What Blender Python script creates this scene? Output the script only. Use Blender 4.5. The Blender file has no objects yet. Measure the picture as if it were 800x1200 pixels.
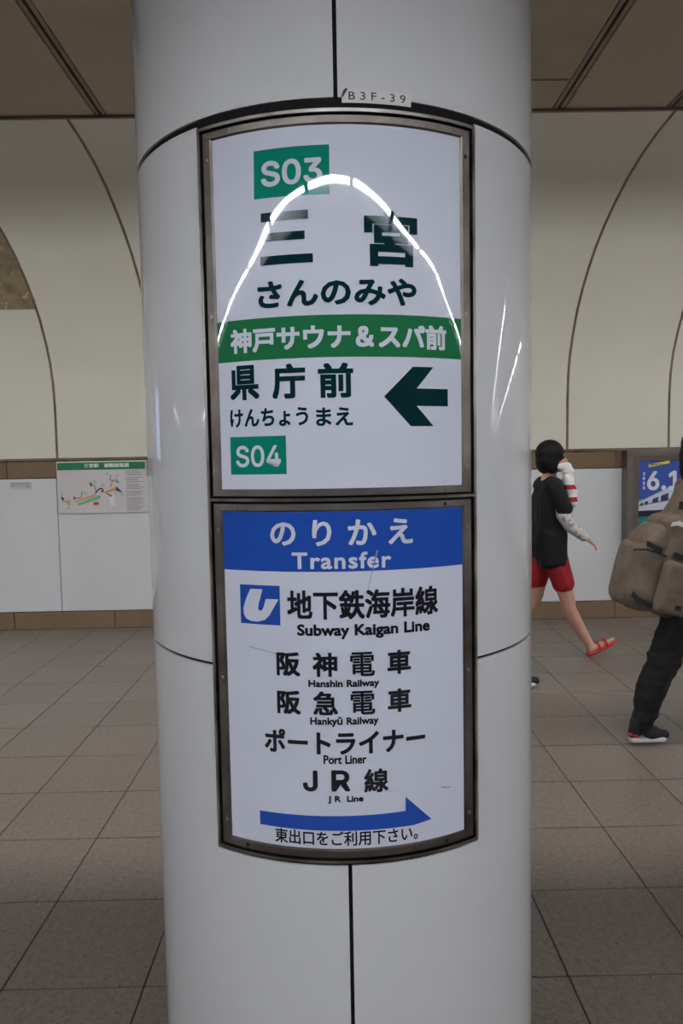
import bpy, bmesh, math, random
from mathutils import Vector, Matrix
random.seed(7)
sc = bpy.context.scene
COL = sc.collection
PI = math.pi

# ------------------------------------------------------------------ camera, world, lights, exposure
H = 1.45
cam_d = bpy.data.cameras.new('camera'); cam = bpy.data.objects.new('camera', cam_d); COL.objects.link(cam)
cam_d.sensor_fit = 'HORIZONTAL'; cam_d.sensor_width = 24.0; cam_d.lens = 25.79
cam_d.clip_start = 0.05; cam_d.clip_end = 200
_r = Vector((0.99978525, -0.0101733, -0.01805405)); _u = Vector((0.01872511, 0.07026621, 0.99735251)); _f = Vector((0.00887777, 0.9974764, -0.07044161))
cam.matrix_world = Matrix(((_r.x, _u.x, -_f.x, 0), (_r.y, _u.y, -_f.y, 0), (_r.z, _u.z, -_f.z, H), (0, 0, 0, 1)))
sc.camera = cam
w = bpy.data.worlds.new('world'); sc.world = w; w.use_nodes = True
w.node_tree.nodes['Background'].inputs[0].default_value = (1.0, 1.0, 1.0, 1)
w.node_tree.nodes['Background'].inputs[1].default_value = 0.05
sc.view_settings.view_transform = 'Standard'; sc.view_settings.look = 'None'
sc.view_settings.gamma = 1; sc.view_settings.use_curve_mapping = False
sc.view_settings.exposure = 0.0
TUBE_E = 128.0          # platform edge tubes
POCKET_E = 122.0        # tubes in the ceiling pocket
FAR_E = 45.0

# ------------------------------------------------------------------ helpers
def lin(c):
    return tuple(((v/255)/12.92 if v/255 <= 0.04045 else ((v/255+0.055)/1.055)**2.4) for v in c)
MATS = {}
def mat(name, rgb, rough=0.5, metal=0.0, spec=0.5, emit=None, es=0.0, noise=None, bump=None, spots=None, coat=0.0, streak=None):
    """noise=(scale, amount, other_rgb); bump=(scale, strength, distance); spots=(scale, threshold, rgb)"""
    if name in MATS: return MATS[name]
    m = bpy.data.materials.new(name); m.use_nodes = True
    nt = m.node_tree; p = nt.nodes['Principled BSDF']
    c = lin(rgb) + (1,)
    p.inputs['Base Color'].default_value = c
    p.inputs['Roughness'].default_value = rough; p.inputs['Metallic'].default_value = metal
    p.inputs['Specular IOR Level'].default_value = spec
    if coat: p.inputs['Coat Weight'].default_value = coat; p.inputs['Coat Roughness'].default_value = 0.02
    if emit: p.inputs['Emission Color'].default_value = lin(emit)+(1,); p.inputs['Emission Strength'].default_value = es
    tc = nt.nodes.new('ShaderNodeTexCoord'); src = None
    if noise:
        n = nt.nodes.new('ShaderNodeTexNoise'); n.inputs['Scale'].default_value = noise[0]; n.inputs['Detail'].default_value = 5
        nt.links.new(tc.outputs['Object'], n.inputs['Vector'])
        rp = nt.nodes.new('ShaderNodeValToRGB'); rp.color_ramp.elements[0].position = 0.5-noise[1]; rp.color_ramp.elements[1].position = 0.5+noise[1]
        rp.color_ramp.elements[0].color = lin(noise[2])+(1,); rp.color_ramp.elements[1].color = c
        nt.links.new(n.outputs['Fac'], rp.inputs['Fac']); src = rp.outputs['Color']
    if spots:
        v = nt.nodes.new('ShaderNodeTexNoise'); v.inputs['Scale'].default_value = spots[0]; v.inputs['Detail'].default_value = 2
        nt.links.new(tc.outputs['Object'], v.inputs['Vector'])
        r2 = nt.nodes.new('ShaderNodeValToRGB'); r2.color_ramp.elements[0].position = spots[1]; r2.color_ramp.elements[1].position = spots[1]+0.05
        r2.color_ramp.elements[0].color = (0,0,0,1); r2.color_ramp.elements[1].color = (1,1,1,1)
        nt.links.new(v.outputs['Fac'], r2.inputs['Fac'])
        mx = nt.nodes.new('ShaderNodeMix'); mx.data_type = 'RGBA'
        nt.links.new(r2.outputs['Color'], mx.inputs[0])
        if src: nt.links.new(src, mx.inputs[6])
        else: mx.inputs[6].default_value = c
        mx.inputs[7].default_value = lin(spots[2])+(1,)
        src = mx.outputs[2]
    if src: nt.links.new(src, p.inputs['Base Color'])
    if bump:
        n = nt.nodes.new('ShaderNodeTexNoise'); n.inputs['Scale'].default_value = bump[0]; n.inputs['Detail'].default_value = bump[3] if len(bump) > 3 else 2
        b = nt.nodes.new('ShaderNodeBump'); b.inputs['Strength'].default_value = bump[1]; b.inputs['Distance'].default_value = bump[2]
        if streak:
            mp = nt.nodes.new('ShaderNodeMapping'); mp.inputs['Scale'].default_value = streak
            nt.links.new(tc.outputs['Object'], mp.inputs['Vector']); nt.links.new(mp.outputs['Vector'], n.inputs['Vector'])
        else: nt.links.new(tc.outputs['Object'], n.inputs['Vector'])
        nt.links.new(n.outputs['Fac'], b.inputs['Height']); nt.links.new(b.outputs['Normal'], p.inputs['Normal'])
    MATS[name] = m
    return m

SHEET_BUMP = (6.5, 0.15, 0.01, 0.3)
M_enamel = mat('column_enamel', (224, 223, 224), 0.045, bump=(1.6, 0.03, 0.01), streak=(1, 1, 0.12), spots=(70, 0.80, (150, 146, 138)))
M_seam = mat('black_seal', (20, 18, 18), 0.75, spec=0.2)
M_steel = mat('brushed_steel', (188, 182, 176), 0.3, metal=1.0, noise=(14, 0.25, (108, 100, 92)), bump=(60, 0.12, 0.002))
M_steel_dark = mat('dark_steel', (150, 142, 135), 0.42, metal=1.0, noise=(9, 0.22, (98, 88, 80)), bump=(50, 0.15, 0.002), streak=(1, 1, 0.15))
M_screw = mat('screw_steel', (172, 168, 160), 0.3, metal=1.0)
M_black = mat('black_rubber', (20, 20, 22), 0.6)
def sheet(name, rgb, **k): return mat(name, rgb, 0.02, bump=SHEET_BUMP, **k)
M_sheet = sheet('sign_sheet', (224, 226, 240))
M_sheet2 = sheet('sign_sheet_lower', (224, 226, 240), spots=(42, 0.78, (170, 168, 170)))
M_pgreen = sheet('print_teal', (18, 136, 112))
M_bgreen = sheet('print_green', (40, 118, 74))
M_ink = sheet('print_dark_green_ink', (14, 50, 52))
M_inkb = sheet('print_black_ink', (34, 34, 42))
M_blue = sheet('print_blue', (38, 82, 176))
M_pwhite = sheet('print_white', (224, 226, 238))

def put(o, parent=None):
    COL.objects.link(o)
    if parent: o.parent = parent
    return o
def mesh_obj(name, bm, m, parent=None, smooth=False, origin=None):
    if origin is not None: bmesh.ops.translate(bm, verts=bm.verts, vec=-Vector(origin))
    bmesh.ops.recalc_face_normals(bm, faces=bm.faces)
    me = bpy.data.meshes.new(name); bm.to_mesh(me); bm.free()
    if m: me.materials.append(m)
    if smooth:
        for p in me.polygons: p.use_smooth = True
    o = bpy.data.objects.new(name, me)
    return put(o, parent)
def tag(o, label, cat, group=None):
    o['label'] = label; o['category'] = cat
    if group: o['group'] = group
    return o
def thing(name, label, cat, loc=(0, 0, 0), group=None):
    o = bpy.data.objects.new(name, None); COL.objects.link(o); o.location = loc; o.empty_display_size = 0.1
    return tag(o, label, cat, group)
def struct(o): o['kind'] = 'structure'; return o
def box(bm, x0, x1, y0, y1, z0, z1, bev=0.0):
    r = bmesh.ops.create_cube(bm, size=1.0)
    for v in r['verts']:
        v.co = Vector((x0+(v.co.x+0.5)*(x1-x0), y0+(v.co.y+0.5)*(y1-y0), z0+(v.co.z+0.5)*(z1-z0)))
    if bev:
        es = list({e for v in r['verts'] for e in v.link_edges})
        bmesh.ops.bevel(bm, geom=es, offset=bev, segments=2, affect='EDGES', clamp_overlap=True)
def boxo(name, dims, m, parent=None, bev=0.0, origin=None):
    bm = bmesh.new(); box(bm, *dims, bev=bev); return mesh_obj(name, bm, m, parent, origin=origin)
def loc0(parent): return Vector(parent.location) if parent else Vector((0, 0, 0))

try:
    GROT = bpy.data.fonts.load(bpy.utils.system_resource('DATAFILES', path='fonts')+'/Inter.woff2')
except Exception:
    GROT = None
# outlines of every character used on the signs, made in one pass while the scene is still empty
ADV = {}
def load_chars(chars, grot):
    obs = []
    for ch in sorted(set(chars)):
        for body in (ch, ch+ch):
            cu = bpy.data.curves.new('t', 'FONT'); cu.body = body; cu.resolution_u = 3
            if grot and GROT: cu.font = GROT
            ob = bpy.data.objects.new('t', cu); COL.objects.link(ob); obs.append((ch, ob, cu))
    dg = bpy.context.evaluated_depsgraph_get()
    for i in range(0, len(obs), 2):
        ch = obs[i][0]; one, two = [bpy.data.meshes.new_from_object(o[1].evaluated_get(dg)) for o in obs[i:i+2]]
        ADV[ch, grot] = (one, max(v.co.x for v in two.vertices)-max(v.co.x for v in one.vertices)); bpy.data.meshes.remove(two)
    for _, ob, cu in obs: bpy.data.objects.remove(ob); bpy.data.curves.remove(cu)
load_chars('宮さんのみや神戸サウナ＆スパ前県庁けちょうまえりかTransfer地下鉄海岸線SubwayKaiganLine阪神電車HanshinRailwayHankyū急ポートライナーPortLinerJRLine東出口をご利用下さい。B3F-39三宮駅避難経路図2020神戸市スタート！の今', False)
load_chars('S034JR6.1', True)

# =================================================================== THE SETTING
# ---- floor of square granite-look tiles
SX, SY, FX0, FY0 = 0.3947, 0.4089, -0.5555, 1.9494
WY = 6.459
M_tile = mat('floor_tile', (132, 121, 113), 0.38, noise=(55, 0.2, (113, 103, 96)), spots=(120, 0.62, (70, 62, 56)), bump=(160, 0.15, 0.001))
M_tile2 = mat('floor_tile_b', (130, 119, 111), 0.40, noise=(55, 0.2, (111, 101, 94)), spots=(110, 0.62, (68, 61, 55)), bump=(160, 0.15, 0.001))
M_grout = mat('floor_grout', (36, 32, 30), 0.8)
bm = bmesh.new(); box(bm, -26, 30, -1.9, WY+0.25, -0.25, -0.004)
floor = struct(mesh_obj('floor', bm, M_grout))
def tile_bm(): 
    b = bmesh.new(); g = 0.0022; gy = 0.0030
    box(b, g, SX-g, gy, SY-gy, -0.02, 0.0)
    for f in list(b.faces):
        if f.normal.z > 0.9:
            bmesh.ops.bevel(b, geom=list(f.edges), offset=0.0012, segments=1, affect='EDGES'); break
    return b
def tile_mesh(m):
    b = tile_bm(); me = bpy.data.meshes.new('floor_tile'); b.to_mesh(me); b.free(); me.materials.append(m); return me
tms = [tile_mesh(M_tile), tile_mesh(M_tile2)]
rest = bmesh.new()
for r in range(-9, 11):
    for c in range(-64, 77):
        x, y = FX0+c*SX, FY0+r*SY
        if r >= -1 and -7 <= c <= 9 and abs(x+0.2) < 0.75*y*0.5+0.9+0.3:
            o = bpy.data.objects.new('floor_tile', tms[random.randrange(2)]); o.location = (x, y, random.uniform(-0.0004, 0.0004)); put(o, floor)
        elif y > -1.9:
            g = 0.0022
            vs = [rest.verts.new(p) for p in ((x+g, y+g, 0), (x+SX-g, y+g, 0), (x+SX-g, y+SY-g, 0), (x+g, y+SY-g, 0))]
            rest.faces.new(vs)
o = mesh_obj('outer_floor_tiles', rest, M_tile, floor); o['kind'] = 'stuff'

# ---- far wall: white panels between brown tile bands, then a vault of beige panels
M_wbase = mat('wall_backing', (58, 52, 46), 0.8)
M_wpanel = mat('white_wall_panel', (212, 215, 219), 0.22, noise=(3, 0.3, (207, 210, 214)))
M_brown = mat('brown_tile', (126, 107, 84), 0.3, noise=(25, 0.3, (117, 98, 76)))
M_vault = mat('beige_vault_panel', (217, 217, 207), 0.35, noise=(1.6, 0.35, (210, 209, 198)), spots=(9, 0.80, (150, 140, 120)))
M_stain = mat('stained_vault_panel', (150, 138, 112), 0.7, noise=(9, 0.2, (112, 96, 70)), spots=(16, 0.62, (170, 160, 138)))
M_strip = mat('brown_joint_strip', (132, 118, 100), 0.45, noise=(6, 0.2, (98, 82, 66)))
M_dark = mat('dark_gap', (26, 23, 21), 0.8)
wall = struct(boxo('wall_back', (-26, 30, WY+0.012, WY+0.25, 0, 1.5), M_wbase))
BW = 0.8945
def shared(name, bm, m, smooth=False):
    bmesh.ops.recalc_face_normals(bm, faces=bm.faces)
    me = bpy.data.meshes.new(name); bm.to_mesh(me); bm.free(); me.materials.append(m)
    if smooth:
        for p in me.polygons: p.use_smooth = True
    return me
def inst(name, me, loc, parent):
    o = bpy.data.objects.new(name, me); o.location = loc; return put(o, parent)
def piece(name, w_, y0, y1, z0, z1, m, bev=0.003, g=0.003):
    b = bmesh.new(); box(b, g, w_-g, y0, y1, z0, z1, bev=bev); return shared(name, b, m)
me_panel = piece('wall_panel', BW, WY-0.012, WY+0.014, 0.160, 1.335, M_wpanel)
me_band = piece('band_tile', 0.8905, WY-0.006, WY+0.014, 1.343, 1.486, M_brown, 0.002)
me_base = piece('base_tile', 0.8905, WY-0.006, WY+0.014, 0.0, 0.154, M_brown, 0.002)
PROF = [(6.459, 1.512), (6.459, 1.75), (6.457, 1.95), (6.44, 2.15), (6.395, 2.32), (6.32, 2.48), (6.21, 2.66), (6.09, 2.80), (5.95, 2.93), (5.78, 3.06), (5.60, 3.165), (5.40, 3.26), (5.18, 3.345), (4.95, 3.41), (4.72, 3.45), (4.45, 3.475)]
def vault_bm(w_, pts, g=0.011, t=0.02, nx=1):
    b = bmesh.new(); rows = []
    nrm = []
    for i in range(len(pts)):
        a = pts[max(i-1, 0)]; c = pts[min(i+1, len(pts)-1)]
        d = Vector((c[0]-a[0], c[1]-a[1])).normalized(); nrm.append((d.y, -d.x))
    for (y, z), n in zip(pts, nrm):
        rows.append([b.verts.new((x, y+n[0]*k, z-abs(n[1])*0+n[1]*-k if False else z - n[1]*-k)) for k in (0, t) for x in (g, w_-g)])
    for a, c in zip(rows, rows[1:]):
        b.faces.new((a[0], a[1], c[1], c[0])); b.faces.new((a[3], a[2], c[2], c[3]))
        b.faces.new((a[2], a[0], c[0], c[2])); b.faces.new((a[1], a[3], c[3], c[1]))
    b.faces.new((rows[0][1], rows[0][0], rows[0][2], rows[0][3])); b.faces.new((rows[-1][0], rows[-1][1], rows[-1][3], rows[-1][2]))
    return b
def set_auto(me, ang=0.6):
    for p in me.polygons: p.use_smooth = True
    me.set_sharp_from_angle(angle=ang)
me_vault = shared('vault_panel', vault_bm(BW, PROF), M_vault); set_auto(me_vault)
k = 6
me_vlow = shared('vault_panel', vault_bm(BW, PROF[:7] + [(6.145, 2.727)]), M_vault); set_auto(me_vlow)
me_vup = shared('vault_panel', vault_bm(BW, [(6.141, 2.733)] + PROF[7:]), M_stain); set_auto(me_vup)
me_strip = shared('joint_strip', vault_bm(0.022, [(y, z) for y, z in PROF], g=0.001, t=0.016), M_strip); set_auto(me_strip)
vback = vault_bm(56, [(y, z) for y, z in PROF], g=0, t=0.02)
bmesh.ops.translate(vback, verts=vback.verts, vec=(-26, 0.021, 0.012))
mesh_obj('vault_backing', vback, M_wbase, wall, smooth=False)
for i in range(-7, 9):
    x = -2.419 + BW*i
    inst('wall_panel', me_panel, (x-0.012, 0, 0), wall)
    if i == -1:
        inst('vault_panel', me_vlow, (x, 0, 0), wall)
        o = inst('vault_panel', me_vup, (x, 0, 0), wall); o['label'] = 'stained bare panel high in the vault'
    else: inst('vault_panel', me_vault, (x, 0, 0), wall)
    inst('joint_strip', me_strip, (x-0.011, 0, 0), wall)
    xb = -2.861 + 0.8905*i
    inst('band_tile', me_band, (xb, 0, 0), wall); inst('base_tile', me_base, (xb, 0, 0), wall)
xa, xe = -2.419-7*BW, -2.419+9*BW
for nm, x0, x1 in (('plain_wall_lining', -26, xa-0.02), ('plain_wall_lining', xe+0.01, 30)):
    b = bmesh.new(); box(b, x0, x1, WY-0.012, WY+0.014, 0.16, 1.335); mesh_obj('plain_wall_lining', b, M_wpanel, wall)
    b = vault_bm(x1-x0, PROF, g=0); bmesh.ops.translate(b, verts=b.verts, vec=(x0, 0, 0)); mesh_obj('plain_vault_lining', b, M_vault, wall)
    b = bmesh.new(); box(b, x0, x1, WY-0.006, WY+0.014, 1.343, 1.486); box(b, x0, x1, WY-0.006, WY+0.014, 0, 0.154); mesh_obj('plain_wall_band', b, M_brown, wall)
boxo('ledge_trim', (-26, 30, WY-0.022, WY+0.014, 1.490, 1.508), M_strip, wall, bev=0.003)

# ---- ceiling
M_ceil = mat('ceiling_panel', (170, 153, 133), 0.42, noise=(1.2, 0.3, (160, 144, 124)))
M_ceils = mat('stained_ceiling_panel', (166, 149, 128), 0.42, noise=(2.2, 0.25, (142, 126, 102)))
M_tbar = mat('ceiling_tbar', (120, 112, 102), 0.4, metal=0.6)
CZ = 3.478
ceil = struct(boxo('ceiling', (-26, 30, -1.9, 2.87, CZ+0.03, CZ+0.08), M_dark))
boxo('ceiling_backing', (-26, 30, 3.33, 4.47, CZ+0.03, CZ+0.08), M_dark, ceil)
def cpanel(x0, x1, y0, y1, m=M_ceil): return boxo('ceiling_panel', (x0, x1, y0, y1, CZ, CZ+0.03), m, ceil, bev=0.003)
chan = [-5.2, -3.4, -1.32, 0.02, 1.352, 2.02, 3.4, 5.2]
for a, b_ in zip(chan, chan[1:]):
    g = 0.036
    if b_ == 1.352:
        cpanel(a+g, b_-g, 4.108, 4.435, M_ceils); cpanel(a+g, b_-g, 3.33, 4.098, M_ceils)
    else: cpanel(a+g, b_-g, 3.33, 4.435)
    cpanel(a+g, b_-g, 1.2, 2.86); cpanel(a+g, b_-g, -0.5, 1.194)
M_cbar = mat('ceiling_channel_bar', (150, 134, 116), 0.5, noise=(5, 0.25, (112, 98, 82)))
for x in chan:
    for y0, y1 in ((3.33, 4.435), (-0.5, 2.86)):
        for x0, x1 in ((x-0.031, x-0.008), (x+0.008, x+0.031)):
            boxo('ceiling_channel', (x0, x1, y0, y1, CZ+0.002, CZ+0.028), M_cbar, ceil, bev=0.001)
for x0, x1 in ((-26, -5.24), (5.24, 30)):
    boxo('outer_ceiling_panel', (x0, x1, 3.33, 4.435, CZ, CZ+0.03), M_ceil, ceil)
    boxo('outer_ceiling_panel', (x0, x1, -1.9, 2.86, CZ, CZ+0.03), M_ceil, ceil)
boxo('outer_ceiling_panel', (-5.24, 5.24, -1.9, -0.51, CZ, CZ+0.03), M_ceil, ceil)
boxo('edge_trim', (-26, 30, 4.436, 4.456, CZ-0.014, CZ+0.03), M_tbar, ceil, bev=0.002)
# light pocket
PZ = 3.66
M_pocket = mat('pocket_white', (205, 205, 200), 0.6)
boxo('pocket_side', (-26, 30, 2.86, 2.885, CZ, PZ), M_dark, ceil)
boxo('lamp_baffle', (-26, 30, 2.950, 2.962, 3.25, PZ), mat('baffle_grey', (96, 92, 86), 0.6), ceil)
boxo('pocket_side', (-26, 30, 3.31, 3.33, CZ, PZ), M_dark, ceil)
boxo('pocket_top', (-26, 30, 2.86, 3.33, PZ, PZ+0.03), M_pocket, ceil)

# ---- the side behind the camera: platform edge, track bed, opposite wall, ends
M_conc = mat('track_concrete', (92, 86, 80), 0.8, noise=(4, 0.3, (70, 66, 60)))
struct(boxo('trim_1', (-26, 30, -2.0, -1.9, -1.1, 0.0), M_conc))
struct(boxo('wall_front', (-26, 30, -6.3, -6.1, -1.1, 4.4), mat('opposite_wall', (88, 86, 82), 0.6)))
struct(boxo('trim_2', (-26, 30, -6.1, -1.9, -1.2, -1.1), M_conc))
struct(boxo('trim_3', (-26, 30, -6.1, -1.9, CZ, CZ+0.1), mat('track_ceiling', (88, 82, 74), 0.8)))
struct(boxo('wall_left', (-26.2, -26, -6.3, WY+0.3, -1.2, 4.4), mat('end_wall', (140, 136, 128), 0.6)))
struct(boxo('wall_right', (30, 30.2, -6.3, WY+0.3, -1.2, 4.4), MATS['end_wall']))

# ---- strip lights
def emis(name, rgb, s):
    m = bpy.data.materials.new(name); m.use_nodes = True; nt = m.node_tree; p = nt.nodes['Principled BSDF']
    p.inputs['Base Color'].default_value = (0.8, 0.8, 0.8, 1); p.inputs['Emission Color'].default_value = lin(rgb)+(1,); p.inputs['Emission Strength'].default_value = s
    return m
M_tube = emis('tube_light', (244, 249, 255), TUBE_E)
M_ptube = emis('pocket_tube_light', (252, 250, 248), POCKET_E)
M_ftube = emis('far_tube_light', (250, 250, 255), FAR_E)
M_house = mat('lamp_housing', (120, 120, 122), 0.5)
def cyl_bm(b, p0, p1, r, n=10, r1=None):
    p0, p1 = Vector(p0), Vector(p1); d = p1-p0; L = d.length
    M = Matrix.Translation((p0+p1)/2) @ d.to_track_quat('Z', 'Y').to_matrix().to_4x4()
    bmesh.ops.create_cone(b, cap_ends=True, segments=n, radius1=r, radius2=r if r1 is None else r1, depth=L, matrix=M)
FL = 1.10
def fixture(name, label, tube_m, group):
    t = thing(name, label, 'light', (0, 0, 0), group)
    b = bmesh.new(); box(b, 0.01, FL-0.01, -0.044, 0.060, 0.018, 0.07); mesh_obj('housing', b, M_house, t)
    b = bmesh.new(); 
    vs = [b.verts.new(p_) for x in (0.01, FL-0.01) for p_ in ((x, -0.045, 0.012), (x, -0.165, -0.062), (x, -0.165, -0.052), (x, -0.045, 0.024))]
    b.faces.new(vs[:4]); b.faces.new(vs[4:][::-1])
    for i_ in range(4): b.faces.new((vs[i_], vs[4+i_], vs[4+(i_+1) % 4], vs[(i_+1) % 4]))
    mesh_obj('reflector_board', b, mat('reflector_board', (240, 240, 248), 0.6), t)
    b = bmesh.new(); box(b, 0.01, FL-0.01, 0.060, 0.094, 0.020, 0.07); box(b, 0.01, FL-0.01, 0.094, 0.098, -0.022, 0.07); mesh_obj('front_shade', b, mat('front_shade', (60, 60, 62), 0.6), t)
    for y in (-0.024, 0.024):
        b = bmesh.new(); cyl_bm(b, (0.045, y, 0), (FL-0.045, y, 0), 0.0068); mesh_obj('tube', b, tube_m, t, smooth=True)
    for x in (0.01, FL-0.045):
        b = bmesh.new(); box(b, x, x+0.035, -0.04, 0.045, -0.010, 0.02); mesh_obj('lamp_holder', b, mat('lamp_holder', (120, 120, 118), 0.5), t)
    return t
def dup(root, loc, rotz=0, label=None):
    r = root.copy(); COL.objects.link(r); r.location = loc; r.rotation_euler = (0, 0, rotz)
    if label: r['label'] = label
    for ch in list(root.children):
        c = ch.copy(); COL.objects.link(c); c.parent = r
        for g in ch.children:
            d = g.copy(); COL.objects.link(d); d.parent = c
    return r
LY, LZ = -1.3, 2.76
lampA = fixture('strip_light', 'twin-tube strip light above the platform edge, mirrored as a bright arch in the sign', M_tube, 'twin-tube strip lights above the platform edge')
for i in range(-20, 21):
    x = 0.40 + 1.11*i
    if i == 0: lampA.location = (x, LY, LZ)
    else: dup(lampA, (x, LY, LZ))
boxo('lamp_rail', (-22, 24, LY-0.25, LY+0.10, LZ+0.075, LZ+0.16), mat('lamp_rail', (96, 94, 92), 0.5))
tag(bpy.data.objects['lamp_rail'], 'long grey rail carrying the strip lights above the platform edge', 'light rail')
boxo('hanger_rail', (-22, 24, LY-0.12, LY-0.06, LZ+0.16, CZ), MATS['lamp_rail'], bpy.data.objects['lamp_rail'])
for i in range(-8, 9):
    x = 0.3 + 1.3*i
    b = bmesh.new(); cyl_bm(b, (x, 3.0, 3.514), (x+1.24, 3.0, 3.514), 0.014)
    o = mesh_obj('pocket_tube', b, M_ptube, None, smooth=True)
    tag(o, 'fluorescent tube hidden in the ceiling pocket beyond the column', 'light', 'tubes in the ceiling pocket')
    if i == -8: boxo('lamp_rail_pocket', (-10.2, 12.2, 2.975, 3.03, 3.56, PZ), M_house, ceil).name = 'lamp_batten'

# rows further along the platform (out of frame, mirrored in the enamel)
row = thing('ceiling_light_row', 'long continuous strip light hung further down the platform to the right', 'light', (5.5, 3.0, 2.80))
boxo('housing', (0, 20, -0.06, 0.06, 0.03, 0.10), M_house, row)
b = bmesh.new(); cyl_bm(b, (0.02, 0, 0), (19.98, 0, 0), 0.012, 8); mesh_obj('tube', b, M_ftube, row, smooth=True)
for x in (0.2, 10, 19.8): boxo('hanger_rod', (x-0.01, x+0.01, -0.01, 0.01, 0.10, 0.675), M_house, row)
def wall_lamp(x):
    t = thing('wall_lamp', 'short tube light on the vault further along the platform', 'light', (x, 6.02, 2.76), 'tube lights along the vault')
    boxo('housing', (0, 1.0, -0.03, 0.06, 0.02, 0.10), M_house, t)
    b = bmesh.new(); cyl_bm(b, (0.03, 0, 0), (0.97, 0, 0), 0.012, 8); mesh_obj('tube', b, M_ftube, t, smooth=True)
    return t
wl = wall_lamp(6.2)
for i in range(1, 11): dup(wl, (6.2+1.45*i, 6.02, 2.76))
for i in range(5): dup(wl, (-23.5+1.45*i, 6.02, 2.76))
hs = thing('hanging_sign', 'backlit white sign hanging across the platform far to the right', 'sign', (14.0, 3.1, 2.0))
boxo('sign_box', (0, 0.2, -0.9, 0.9, 0, 0.5), M_house, hs)
boxo('light_face', (-0.01, 0, -0.72, 0.88, 0.02, 0.48), emis('sign_glow', (236, 240, 255), 1.6), hs)
boxo('light_face', (-0.01, 0, -0.88, -0.74, 0.02, 0.48), emis('sign_glow_orange', (255, 206, 150), 1.2), hs)
for y in (-0.6, 0.6): boxo('hanger_rod', (0.09, 0.11, y-0.01, y+0.01, 0.5, 1.475), M_house, hs)
bl = thing('backlit_poster', 'tall pale blue backlit poster on the wall far to the left', 'poster', (-6.9, WY-0.06, 1.55))
boxo('poster_frame', (-0.65, 0.65, -0.04, 0.045, -1.0, 0.9), M_house, bl)
boxo('light_face', (-0.6, 0.6, -0.045, -0.04, -0.05, 0.85), emis('poster_glow', (150, 196, 255), 1.5), bl)

# =================================================================== THE COLUMN
R = 0.389; CX, CY = 0.01154, 1.539
column = thing('round_column', 'large round column clad in glossy white enamel panels with black joints', 'column', (CX, CY, 0))
def P(s, z, rad=R):
    a = s/R; return Vector((CX+rad*math.sin(a), CY-rad*math.cos(a), z))
def ring_panel(name, cells, zs, ss, parent, m, t=0.005, rad=R, step=0.02):
    """curved sheet from the kept cells of an (ss x zs) grid"""
    S = []
    for a, b_ in zip(ss, ss[1:]):
        n = max(1, int(math.ceil((b_-a)/step))); S += [a+(b_-a)*i/n for i in range(n)]
    S.append(ss[-1])
    org = loc0(parent); b = bmesh.new(); V = {}
    def vert(i, j, k):
        if (i, j, k) not in V: V[i, j, k] = b.verts.new(P(S[i], zs[j], rad-t*k)-org)
        return V[i, j, k]
    keep = set()
    for i in range(len(S)-1):
        sm = (S[i]+S[i+1])/2
        ci = max(n for n in range(len(ss)-1) if ss[n] <= sm)
        for j in range(len(zs)-1):
            if cells(ci, j): keep.add((i, j))
    for (i, j) in keep:
        b.faces.new([vert(i, j, 0), vert(i+1, j, 0), vert(i+1, j+1, 0), vert(i, j+1, 0)])
        b.faces.new([vert(i, j+1, 1), vert(i+1, j+1, 1), vert(i+1, j, 1), vert(i, j, 1)])
        for (di, dj, e) in ((-1, 0, ((i, j), (i, j+1))), (1, 0, ((i+1, j), (i+1, j+1))), (0, -1, ((i, j), (i+1, j))), (0, 1, ((i, j+1), (i+1, j+1)))):
            if (i+di, j+dj) not in keep:
                b.faces.new([vert(*e[0], 0), vert(*e[1], 0), vert(*e[1], 1), vert(*e[0], 1)])
    o = mesh_obj(name, b, m, parent); set_auto(o.data, 0.5); return o
HC = PI*R
G = 0.0032
ring_panel('enamel_panel', lambda i, j: True, [1.9975, 2.8655], [-HC+G, 0.001-G], column, M_enamel)
ring_panel('enamel_panel', lambda i, j: True, [1.9975, 2.8655], [0.001+G, HC-G], column, M_enamel)
ring_panel('enamel_panel', lambda i, j: True, [2.873, CZ-0.01], [-HC+G, 0.001-G], column, M_enamel)
ring_panel('enamel_panel', lambda i, j: True, [2.873, CZ-0.01], [0.001+G, HC-G], column, M_enamel)
SL, SR = -0.2362, 0.2392       # panel cutouts beside the sign
ring_panel('enamel_panel', lambda i, j: True, [1.1135, 1.9865], [-HC+G, SL], column, M_enamel)
ring_panel('enamel_panel', lambda i, j: True, [1.1135, 1.9865], [SR, HC-G], column, M_enamel)
ring_panel('enamel_panel', lambda i, j: not (i == 1 and j == 1), [0.24, 0.7905, 1.108], [-HC+G, SL, 0.0025-G], column, M_enamel)
ring_panel('enamel_panel', lambda i, j: not (i == 0 and j == 1), [0.24, 0.7905, 1.108], [0.0025+G, SR, HC-G], column, M_enamel)
ring_panel('base_panel', lambda i, j: True, [0.0, 0.234], [-HC, HC], column, mat('column_base', (120, 116, 110), 0.3))
b = bmesh.new(); bmesh.ops.create_cone(b, cap_ends=True, segments=96, radius1=R-0.0052, radius2=R-0.0052, depth=CZ-0.002, matrix=Matrix.Translation((0, 0, CZ/2)))
o = mesh_obj('joint_seal', b, M_seam, column); set_auto(o.data, 0.5)

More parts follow.
